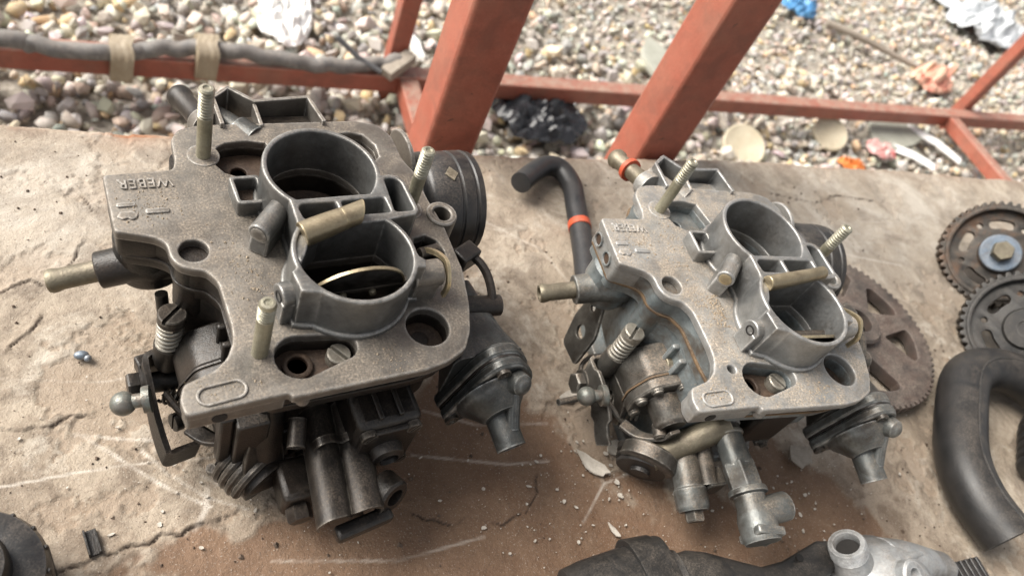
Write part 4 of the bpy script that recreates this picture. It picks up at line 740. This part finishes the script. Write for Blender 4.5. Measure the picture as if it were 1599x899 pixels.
    P('cam_disc', MB().lathe([(12.6, 0), (13, 0.3), (13, 1.6), (12.6, 1.9)], (87, 76, ZT(-13.5)), (1, 0.08, 0.1), 36), 'cover', dr)
    # --- rear: return pipe lying in two cast pockets
    wl_ = []
    for q0, q1 in zip([(9.2, 84), (8.8, 100), (16, 106.2), (24.8, 97.4), (48.2, 99.8)], [(8.8, 100), (16, 106.2), (24.8, 97.4), (48.2, 99.8), (51, 84)]):
        for k in range(4): wl_.append((q0[0] + (q1[0] - q0[0]) * k / 4, q0[1] + (q1[1] - q0[1]) * k / 4, ZT(-6.5)))
    wl_.append((51, 84, ZT(-6.5)))
    rp = P('rear_pocket', MB().strap(wl_, (0, 0, 1), 18, 1.7), 'cover' if not light else 'horn', t, 0.3)
    P('pocket_floor', MB().box((9.4, 82, ZT(-17)), (50, 96.8, ZT(-5.5))), 'oily_brown' if not light else 'cover', rp, 1)
    P('pocket_web', MB().box((24, 84, ZT(-8)), (25.6, 97, ZT(1.2))), 'cover', rp, 0.4)
    P('pipe_housing', MB().lathe([(6.4, 0), (6.4, 9), (5.2, 9.4), (5.2, 24)], (22, 81, ZT(-5)), (-14.5, 20, -2), 28), 'grey_cast' if not light else 'cover', rp)
    pp = P('return_pipe', MB().lathe([(4.6, 0), (4.4, 20), (5.3, 22), (5.4, 24.5), (4.6, 26), (2.8, 26), (2.6, 20)], (4, 96, ZT(-7)), (-4.4, 24.5, -7), 26), 'low' if not light else 'olive')
    P('pipe_collar', MB().lathe([(7, 0), (7, 6), (5.5, 7.5)], (6, 90, ZT(-6)), (-4.4, 24.5, -7), 26), 'cover', pp)
    if light: P('red_clip', MB().lathe([(5.0, 0), (6.2, 0.2), (6.2, 2.8), (5.0, 3)], (2.3, 105.8, ZT(-9.8)), (-4.4, 24.5, -7), 24), 'red_plastic', pp)
    return t

c1 = carburetor((29.03, 162.42, -1.0), 9.0, False)
tag(c1, 'larger-looking dark oily carburetor with three tall studs on the left', 'carburetor', 'carburetors on the table')
c2 = carburetor((222.56, 142.28, -1.0), -1.5, True)
tag(c2, 'pale sandy alloy carburetor with a red clip on its rear pipe', 'carburetor', 'carburetors on the table')

# ------------------------------------------------------------------ other parts on the table
hs_ = empty('rubber_hose', (232, 285, 0))
hpts = spline([(p[0] - 232, p[1] - 285, p[2]) for p in ((205, 303, 13), (216, 313, 11), (230, 323, 9), (241, 322, 8), (245, 308, 7.5), (241.5, 290, 7.5), (237.5, 270, 7.5), (232, 248, 8), (226, 228, 9))], 7)
obj('hose', MB().tube([hpts[0] + (hpts[0] - hpts[1]).normalized() * k for k in (1.2, 1.0, 0.5)] + hpts, 7.3, 24, lambda t: 5.6 if t < 0.01 else 6.7), 'rubber', hs_)
i = min(range(len(hpts)), key=lambda k: abs(hpts[k].y - (272 - 285))); d = (hpts[i + 1] - hpts[i - 1]).normalized()
obj('red_band', MB().lathe([(6.6, -2.6), (7.2, -2.4), (7.25, 2.4), (6.6, 2.6)], hpts[i], d, 28), 'red_plastic', hs_)
tag(hs_, 'bent black rubber hose with a red band behind the pale carburetor', 'hose')

def toothed(r, n, dep):
    out = []
    for k in range(n):
        a = 360 / n * k
        for da, rr in ((0, r - dep), (0.16, r - dep * 0.1), (0.24, r), (0.5, r), (0.58, r - dep * 0.1), (0.74, r - dep)): q = R(a + da * 360 / n); out.append((rr * math.cos(q), rr * math.sin(q)))
    return out
def arcslot(r0, r1, a0, a1, n=8):
    rm, rr = (r0 + r1) / 2, (r1 - r0) / 2; e = lambda a, s0, s1: arc(rm * math.cos(R(a)), rm * math.sin(R(a)), rr, a + s0, a + s1, 8)[1:-1]
    return arc(0, 0, r1, a0, a1, n) + e(a1, 0, 180) + arc(0, 0, r0, a1, a0, n) + e(a0, 180, 360)
# brown timing gear lying flat
g = empty('timing_gear', (415.6, 189.9, 0), 8)
win = [rnd([(24 * math.cos(R(a)), 24 * math.sin(R(a))), (46 * math.cos(R(a - 17)), 46 * math.sin(R(a - 17)))] + arc(0, 0, 49, a - 12, a + 12, 6) + [(46 * math.cos(R(a + 17)), 46 * math.sin(R(a + 17)))], 2.5, 3) for a in (17, -31, 65, 113, 161, 209, 257)]
obj('toothed_disc', shape2d('toothed_disc', [toothed(61.5, 76, 2.2)] + win + [circ(0, 0, 9)], 1, 9.5, 0.4), 'gear_brown', g)
obj('hub', MB().lathe([(17, 0), (17, 5), (15.5, 6.5), (9.2, 6.5), (9, 0)], (0, 0, 9.2), (0, 0, 1), 40), 'gear_brown', g)
tag(g, 'flat brown toothed gear with cut-out windows lying behind the pale carburetor', 'gear')

def pulley(loc, r, el, spin, mat, bolt, label):
    loc = Vector(loc); hd = Vector((-loc.x, -loc.y, 0)).normalized(); n = hd * math.cos(R(el)) + Vector((0, 0, 1)) * math.sin(R(el))
    e = empty('cam_pulley', (loc.x, loc.y, 0)); ux = Vector((0, 0, 1)).cross(n).normalized(); uy = n.cross(ux)
    mt = Matrix(((ux.x, uy.x, n.x, 0), (ux.y, uy.y, n.y, 0), (ux.z, uy.z, n.z, loc.z), (0, 0, 0, 1))) @ Matrix.Rotation(R(spin), 4, 'Z')
    P = lambda nm, me, m, par=e: obj(nm, me, m, par)
    P('toothed_rim', shape2d('toothed_rim', [toothed(r, 44, 2.6), circ(0, 0, r * 0.86, 64)], -18, 0, 0.4, mtx=mt), mat)
    P('rim_lip', shape2d('rim_lip', [circ(0, 0, r * 0.90, 64), circ(0, 0, r * 0.83, 64)], -4, 1.2, 0.6, mtx=mt), mat)
    web = P('web', shape2d('web', [circ(0, 0, r * 0.87, 64)] + [arcslot(r * 0.50, r * 0.66, a, a + 26) for a in (20, 92, 164, 236, 308)] + [circ(r * 0.62 * math.cos(R(a)), r * 0.62 * math.sin(R(a)), r * 0.05, 16) for a in (68, 140, 212)], -10, -5, 0.5, mtx=mt), mat)
    P('web_pad', shape2d('web_pad', [rnd([(r * 0.5, -r * 0.1), (r * 0.72, -r * 0.12), (r * 0.72, r * 0.1), (r * 0.5, r * 0.08)], 2)], -5.4, -3.6, 0.4, mtx=mt), mat, web)
    P('hub', MB().lathe([(r * 0.36, -12), (r * 0.36, 0), (r * 0.33, 1.5), (r * 0.14, 1.5), (r * 0.13, 0)], mt @ Vector((0, 0, -4)), n, 40), mat)
    if bolt:
        P('washer', MB().lathe([(r * 0.34, 0), (r * 0.35, 0.5), (r * 0.35, 2.4), (r * 0.33, 3), (r * 0.2, 3)], mt @ Vector((0, 0, -1.6)), n, 48), 'blue_washer'); P('bolt', MB().hexnut(mt @ Vector((0, 0, 1)), n, r * 0.19, 9), 'olive')
    tag(e, label, 'pulley', 'toothed pulleys at the right edge'); return e
pulley((587, 236, 31), 41.5, 42, 25, 'gear_dark', True, 'rust-stained toothed pulley with a bolt and bluish washer')
pulley((551, 168, 31), 41.5, 42, 5, 'gear_black', False, 'black toothed pulley without a bolt, nearer the elbow hose')

eh = MB().hollow(spline([(555, 84, 22), (541, 112, 20), (526, 136, 19), (505, 146, 16.5), (478, 141, 16), (450, 116, 16), (428, 90, 16), (421, 66, 16), (423, 42, 17)], 8), 14.8, 12.0, 32, 20)
eo = empty('elbow_hose', (470, 110, 0)); o = obj('hose', eh, 'dusty_rubber', eo); o.location = Vector((-470, -110, 0)) * S
obj('mould_seam', MB().tube([p + Vector((-470, -110, 14.6)) for p in spline([(541, 112, 20), (526, 136, 19), (505, 146, 16.5), (478, 141, 16), (450, 116, 16), (428, 90, 16), (421, 66, 16), (422.6, 46, 17)], 6)], 0.8, 8), 'dusty_rubber', eo)
tag(eo, 'thick black rubber elbow hose curving at the right edge', 'hose')
bt = MB(); pr = [(6, 0), (9, 3)]
for k in range(5): pr += [(14 + k * 1.2, 5 + k * 6), (15 + k * 1.2, 7 + k * 6), (11 + k * 1.2, 9.5 + k * 6)]
pr += [(20, 36), (20, 40), (15, 41)]
be = empty('bellows_boot', (500, 92, 0)); obj('bellows', bt.lathe(pr, (-14, -22, 14), (0.75, 0.62, 0.22), 40), 'black_plastic', be)
tag(be, 'black pleated rubber bellows boot inside the bend of the elbow hose', 'boot')

# dusty rubber intake duct cut by the lower picture edge
hb = empty('intake_duct', (215, 45, 0)); sec = []
for x, yb, w, hgt, z in ((149, 68, 20, 9, 10), (151, 73, 26, 14, 14), (160, 75, 28, 16, 15), (199, 79.5, 31, 17, 16), (201, 79, 31, 16.5, 16), (202, 74, 27, 13.5, 14), (204.5, 74.4, 27, 14, 14), (206, 71.5, 26, 12.5, 13.5), (208.5, 72.5, 26, 13.5, 13.5), (210, 70.6, 25, 12.2, 13), (216, 71, 25, 13, 13.5), (226, 68.5, 23, 13, 13.5), (240, 63.5, 19, 11, 12), (258, 57.5, 14, 8, 10), (272, 58, 11, 6, 10), (285, 61, 9.5, 5, 11), (296, 63.5, 8.5, 4.4, 12), (302, 62.5, 6.5, 3.6, 12.5), (304, 59, 3.5, 2, 12.5)):
    sec.append([(x - 215 + 0.12 * (yb - w + w * math.cos(t) - 45), yb - w + w * math.cos(t) - 45, max(0.2, (z + hgt * math.sin(t)) * 0.8)) for t in (2 * math.pi * j / 36 for j in range(36))])
obj('duct_body', MB().rings(sec), 'dusty_rubber', hb); obj('duct_band', MB().rings([[(x - 215, 80.4 - w + (w) * math.cos(t) - 45, max(0.3, (16 + hgt * math.sin(t)) * 0.8)) for t in (2 * math.pi * j / 36 for j in range(36))] for x, w, hgt in ((186, 31, 17.5), (188, 31.8, 18), (197, 32, 18.2), (199.5, 31.2, 17.6))]), 'dusty_rubber', hb)
obj('tongue_hole', MB().cyl((66, 12, 11.6), (66, 12, 12.8), 2.0), 'dark', hb)
tag(hb, 'dusty dark rubber duct with ribbed lip and long tongue at the front', 'duct')

# bright aluminium housing, lower right
al = empty('aluminium_housing', (329, 33, 0))
obj('dome', MB().lathe([(30, 0), (31, 3), (29, 9), (24, 17), (17, 23), (9, 27), (2, 28)], (0, 0, 0), (0, 0, 1), 44), 'alu', al)
nk = obj('neck', MB().lathe([(12, 0), (10.5, 6), (9, 14), (8.4, 17)], (-14, 12, 8), (-0.55, 0.5, 0.67), 30), 'alu', al)
obj('threaded_cap', MB().lathe([(8.9, 0)] + [q for k in range(4) for q in ((9.1, 0.4 + k * 1.5), (8.4, 1.1 + k * 1.5))] + [(9, 6.4), (8.4, 7.4), (6.4, 7.4), (5.8, 6.6), (5.6, 2.5)], Vector((-14, 12, 8)) + Vector((-0.55, 0.5, 0.67)).normalized() * 16, (-0.55, 0.5, 0.67), 24), 'alu', nk)
obj('arm', MB().rings([[(x, y + w * math.cos(t), max(0.4, z + h_ * math.sin(t))) for t in (2 * math.pi * j / 24 for j in range(24))] for x, y, z, w, h_ in ((4, 8, 12, 18, 12), (16, 9, 12, 14, 11), (28, 9, 11, 10, 9), (38, 7, 10, 8, 8), (45, 5, 9, 8, 7.5), (49, 4, 9, 5, 5))]), 'alu', al, 0.5)
obj('boss', MB().lathe([(8, 0), (8, 5), (7, 6), (4, 6), (3.6, 2)], (-2, 3, 24), (0.1, -0.3, 1), 28), 'alu', al); obj('seam_rib', MB().tube(spline([(-22, -14, 15), (-12, 0, 24), (4, 10, 24), (20, 12, 20)], 6), 2.2), 'alu', al)
obj('neck_bore', MB().cyl(Vector((-14, 12, 8)) + Vector((-0.55, 0.5, 0.67)).normalized() * 17, Vector((-14, 12, 8)) + Vector((-0.55, 0.5, 0.67)).normalized() * 19.5, 5.5), 'dark', al)
for a_ in (20, 75, 130, 185): obj('cast_rib', MB().box((9, -1.3, 14), (26, 1.3, 21), Matrix.Rotation(R(a_), 3, 'Z') @ Matrix.Rotation(R(28), 3, 'Y'), (0, 0, 14)), 'alu', al, 0.6)
tag(al, 'bright cast aluminium housing with threaded neck at the lower right', 'housing')
rs_ = empty('ribbed_block', (389, 31, 0)); obj('block', MB().box((-14, -7, 0), (12, 7, 11)), 'black_plastic', rs_, 1)
for k in range(6): obj('rib', MB().box((-13 + k * 4.2, -7.8, 0.5), (-11 + k * 4.2, 7.8, 12)), 'black_plastic', rs_, 0.5)
tag(rs_, 'small black ribbed plastic block beside the aluminium housing', 'block')
kn = empty('fluted_cap', (-55, 98.5, 0))
obj('skirt', MB().lathe([(23.4, 0), (23.6, 28), (22.4, 31), (18, 32), (14, 32)], (0, 0, 0), (0, 0, 1), 64), 'black_plastic', kn)
for k in range(18): a = R(k * 20); obj('flute', MB().lathe([(1.1, 0.5), (1.1, 29), (0.5, 30)], (22.9 * math.cos(a), 22.9 * math.sin(a), 0), (0, 0, 1), 10), 'black_plastic', kn)
obj('crown', MB().lathe([(13.6, 31), (13.6, 38), (12.4, 40.5), (8, 41.2), (7, 40)], (0, 0, 0), (0, 0, 1), 48), 'black_plastic', kn)
tag(kn, 'black plastic fluted cap at the lower left corner of the table', 'cap')
# small bits on the table
sc = empty('dark_clip', (-22, 116.5, 0), 15); obj('channel', MB().box((-2.2, -5, -0.4), (2.2, 5, 0.8)).box((-2.2, -5, 0.8), (-1.4, 5, 2.8)).box((1.2, -5, 0.8), (2.2, 3, 2.2)), 'oily', sc, 0.2); tag(sc, 'tiny dark metal clip lying by the fluted cap', 'clip')
tag(obj('rubber_crumb', MB().sphere((-28.6, 198.2, 0.6), 2.3, 12, (1.3, 0.9, 0.8)).sphere((-26.2, 196.6, 0.4), 1.6, 10), 'blue_washer'), 'tiny bluish crumb lying left of the dark carburetor', 'crumb')

def chip(cx, cy, pts, z=0.3, th=0.5, ang=0, curl=1.0):
    """curled flake of paint: a thin plate with real thickness"""
    n = len(pts); a = R(ang); c_, s_ = math.cos(a), math.sin(a); q = [(x * c_ - y * s_, x * s_ + y * c_) for x, y in pts]
    rr = max(math.hypot(*p) for p in q); zz = lambda x, y: z + curl * (x * x + 0.4 * y * y) / rr / 3
    v = [(cx, cy, z), (cx, cy, z + th)] + [(cx + x, cy + y, zz(x, y)) for x, y in q] + [(cx + x * 0.97, cy + y * 0.97, zz(x, y) + th) for x, y in q]
    f = []
    for j in range(n): k = (j + 1) % n; f += [[0, 2 + k, 2 + j], [1, 2 + n + j, 2 + n + k], [2 + j, 2 + k, 2 + n + k, 2 + n + j]]
    return v, f
def ragged(rx, ry, n=11, r=rng): return [(rx * (0.65 + 0.5 * r.random()) * math.cos(t), ry * (0.65 + 0.5 * r.random()) * math.sin(t)) for t in (2 * math.pi * j / n for j in range(n))]
for (x, y, rx, ry, an, lab) in ((38, 136, 8, 4.5, 20, 'large white paint chip beside the dark carburetor'), (194, 122, 11, 4, -52, 'long pale paint chip in front of the pale carburetor lever'), (194.6, 160, 7, 3.5, 10, 'white paint chip under the ball of the pale carburetor lever'), (193.7, 88, 5, 1.4, -60, 'narrow pale sliver of paint behind the rubber duct'), (209, 129, 6, 4, 35, 'pale paint chip close under the pale carburetor'), (325, 111, 10, 7, 20, 'broad grey-brown chip right of the pale carburetor outlet')):
    ob = MB().add(*chip(x, y, ragged(rx, ry), 0.0, 0.6, an)); tag(obj('paint_chip', ob, 'flake' if 'grey' not in lab else 'wood'), lab, 'paint chip', 'larger paint chips on the table')
fl = MB()
for cx, cy, sx_, sy_, n in ((205, 125, 22, 16, 130), (190, 105, 26, 16, 90), (150, 130, 30, 25, 60), (40, 130, 22, 14, 70), (30, 150, 30, 20, 40), (330, 100, 25, 20, 110), (310, 75, 35, 20, 70), (-10, 190, 30, 35, 60), (250, 280, 60, 30, 40), (110, 95, 60, 20, 50), (-5, 250, 35, 40, 35), (400, 280, 100, 30, 40), (470, 130, 40, 25, 25), (250, 80, 40, 15, 70)):
    for k in range(int(n * 0.45)):
        x, y = rng.normal(cx, sx_), rng.normal(cy, sy_)
        if y > 332: continue
        s0 = min(2.2, 0.22 + rng.exponential(0.38)); fl.add(*chip(x, y, ragged(s0, s0 * rng.uniform(0.4, 0.9), 6), -0.5, 0.5, rng.uniform(0, 360), 0.6))
tag(obj('paint_flakes', fl, 'flake'), 'scattered crumbs of pale flaked paint on the table', 'paint flakes', kind='stuff')

# ------------------------------------------------------------------ litter on the gravel
def crumple(name, c, rx, ry, hgt, mat, label, cat, ang=0, seed=1, n=34, sharp=2.2):
    """crumpled sheet with folds and a thickness"""
    u = np.linspace(-1, 1, n); U, V_ = np.meshgrid(u, u); rad = np.sqrt(U ** 2 + V_ ** 2); k = 1 / np.maximum(1, rad * (0.85 + 0.3 * fbm(np.arctan2(V_, U) * 2 + 9, rad * 0 + 2, 1, seed, 3)))
    U2, V2 = U * k, V_ * k; fold = np.abs(fbm(U * 3 + 20, V_ * 3 + 20, 1, seed + 3, 4) - 0.5) * 2; z = hgt * (np.clip(1 - (U2 ** 2 + V2 ** 2), 0, 1) ** 0.5 * (0.25 + sharp * fold) + 0.12 * fold) + 4
    a = R(ang); X_ = c[0] + rx * U2 * math.cos(a) - ry * V2 * math.sin(a); Y_ = c[1] + rx * U2 * math.sin(a) + ry * V2 * math.cos(a)
    me = grid_mesh(name, X_, Y_, GZ + 8 + z + (14 if mat == 'bag' else 0), {}); me.set_sharp_from_angle(angle=R(40)); o = obj(name, me, mat); md = o.modifiers.new('thickness', 'SOLIDIFY'); md.thickness = 0.0015; md.offset = -1
    return tag(o, label, cat)
crumple('plastic_bag', (590, 905), 88, 70, 34, 'bag', 'crumpled black plastic bag on the gravel behind the table', 'bag', 10, 3, 34, 1.2)
crumple('sun_patch_sheet', (196, 1128), 44, 95, 16, 'white', 'crumpled white sheet standing in for a sunlit patch of gravel behind the hose', 'sun patch', -8, 5)  # white sheet added in place of direct sun falling on the stones
crumple('plastic_film', (2447, 1590), 210, 120, 45, 'film', 'cloudy clear plastic film at the upper right', 'plastic film', 20, 7)
crumple('plastic_film', (2250, 1900), 60, 330, 30, 'film', 'long trailing strip of clear plastic film near the top edge', 'plastic film', 22, 8)
crumple('paper_cup', (1859, 1222), 75, 50, 36, 'pink', 'crushed pink and cream paper cup beyond the rail', 'cup', 15, 9)
crumple('packet', (1441, 925), 42, 30, 12, 'redwhite', 'small red and white packet in the gravel', 'packet', 5, 11)
crumple('blue_wrapper', (1543, 1470), 55, 50, 24, 'blue', 'small blue plastic wrapper near the top edge', 'wrapper', 30, 13)
crumple('orange_scrap', (1311, 868), 36, 20, 8, 'orange', 'orange plastic scrap by the table edge', 'scrap', 0, 15)
def slabm(name, c, rx, ry, th, mat, label, cat, ang=0, n=9, tilt=0):
    pl = ragged(rx, ry, n); b = MB(); a = R(ang); b.prism([(c[0] + x * math.cos(a) - y * math.sin(a), c[1] + x * math.sin(a) + y * math.cos(a)) for x, y in pl], 0, th, lambda u, v_, k: (u, v_, GZ + 8 + k + tilt * (u - c[0])))
    return tag(obj(name, b, mat, bev=1.5), label, cat)
slabm('flat_stone', (944, 1115), 48, 95, 14, 'slab', 'flat greenish slab leaning near the second thick post', 'slab', 5)
slabm('flat_stone', (1533, 985), 120, 60, 10, 'slab', 'flat grey-green slab below the rail on the right', 'slab', 10)
slabm('dark_board', (585, 1004), 60, 26, 10, 'darkslab', 'dark flat piece behind the first thick post', 'board', -10, 5)
slabm('white_stone', (407, 1078), 9, 40, 14, 'white', 'white oval stone beside the thin upright', 'stone', 10, 11)
for c, r, lab in (((1033, 893), 44, 'cream round lid on the gravel behind the pale carburetor'), ((1308, 958), 40, 'tan round lid on the gravel below the rail')):
    e = empty('round_lid', (c[0], c[1], GZ + 12)); obj('lid_disc', MB().lathe([(r, 0), (r, 7), (r - 3, 8.5), (r - 6, 7), (2, 7)], (0, 0, 0), (-0.25, -0.45, 1), 36), 'cream', e); tag(e, lab, 'lid', 'round lids on the gravel')
for (a, b, lab) in (((1590, 1010, GZ + 16), (1690, 905, GZ + 14), 'white plastic strip on the gravel, nearer the right cross bar'), ((1480, 935, GZ + 14), (1570, 875, GZ + 16), 'white plastic strip on the gravel, nearer the orange scrap')):
    tag(obj('white_strip', MB().strap([a, ((a[0] + b[0]) / 2, (a[1] + b[1]) / 2, a[2] + 6), b], (0.5, 0.6, 0.2), 22, 3), 'white', bev=0.5), lab, 'strip')
tag(obj('stick', MB().tube(spline([(1590, 1400, GZ + 22), (1680, 1350, GZ + 26), (1760, 1310, GZ + 20), (1850, 1262, GZ + 18)], 6), 9, 10, lambda t: 10 - 4 * t), 'wood'), 'grey dry stick lying on the gravel beyond the rail', 'stick')

# ------------------------------------------------------------------ loose sand and dirt crumbs
TET = np.array([(1, 0, -0.6), (-0.5, 0.87, -0.6), (-0.5, -0.87, -0.6), (0.1, 0.05, 0.9), (0.7, 0.6, 0.3), (-0.8, 0.1, 0.35), (0.2, -0.8, 0.4)]); 
HULL = [[0, 2, 1], [0, 1, 4], [1, 5, 4], [1, 2, 5], [2, 6, 5], [2, 0, 6], [0, 4, 6], [4, 3, 6], [4, 5, 3], [5, 6, 3]]
def grains(name, pts, mat, label, cat):
    b = MB()
    for x, y, z, r in pts:
        a = rng.uniform(0, 6.28); ca, sa = math.cos(a), math.sin(a); v = TET * (1 + 0.35 * (rng.random(TET.shape) - 0.5)) * r
        b.add([(x + p[0] * ca - p[1] * sa, y + p[0] * sa + p[1] * ca, z + p[2] * 0.8) for p in v], HULL)
    return tag(obj(name, b.mesh(name, 0), mat), label, cat, kind='stuff')
M['sand'] = flat_mat('brown_sand', (0.23, 0.175, 0.12), (0.38, 0.31, 0.23), 0.9, 300)
M['soil'] = flat_mat('dark_dirt_crumb', (0.06, 0.042, 0.03), (0.15, 0.105, 0.075), 0.9, 200)
def on_cover(loc, rz, boxes):
    out = []; ca, sa = math.cos(R(rz)), math.sin(R(rz))
    for (x0, x1, y0, y1, n, rm) in boxes:
        cx, cy = (x0 + x1) / 2, (y0 + y1) / 2
        for k in range(n):
            x = min(x1, max(x0, rng.normal(cx, (x1 - x0) / 3.4))); y = min(y1, max(y0, rng.normal(cy, (y1 - y0) / 3.4))); r = 0.13 + min(0.5, rng.exponential(rm))
            out.append((loc[0] + x * ca - y * sa, loc[1] + x * sa + y * ca, H - 1.0 + r * 0.25, r))
    return out
grains('sand', on_cover((222.56, 142.28), -1.5, [(2, 9, 0, 17, 320, 0.16), (-7, 3.5, -8, 34, 260, 0.10), (-34, -14, 36, 54, 200, 0.10), (-10, 3, 36, 60, 130, 0.10), (-26, -2, -38, -28, 120, 0.10), (34, 48, -40, -29, 160, 0.10), (15, 22, 52, 58, 40, 0.1)]), 'sand', 'loose brown sand lying on top of the pale carburetor', 'sand')
grains('dust', on_cover((29.03, 162.42), 9.0, [(-7, 3.5, -8, 34, 120, 0.10), (-34, -14, 36, 54, 160, 0.10), (-26, -2, -38, -28, 60, 0.10), (34, 48, -40, -29, 70, 0.10), (2, 9, 0, 17, 60, 0.12)]), 'sand', 'thin dust grains lying on top of the dark carburetor', 'dust')
cr = []
for k in range(900):
    x = rng.uniform(-90, 520); y = rng.uniform(40, 330); cr.append((x, y, -0.9, 0.2 + min(1.1, rng.exponential(0.28))))
grains('dirt_crumbs', cr, 'soil', 'small dark crumbs of dirt strewn over the table', 'dirt')
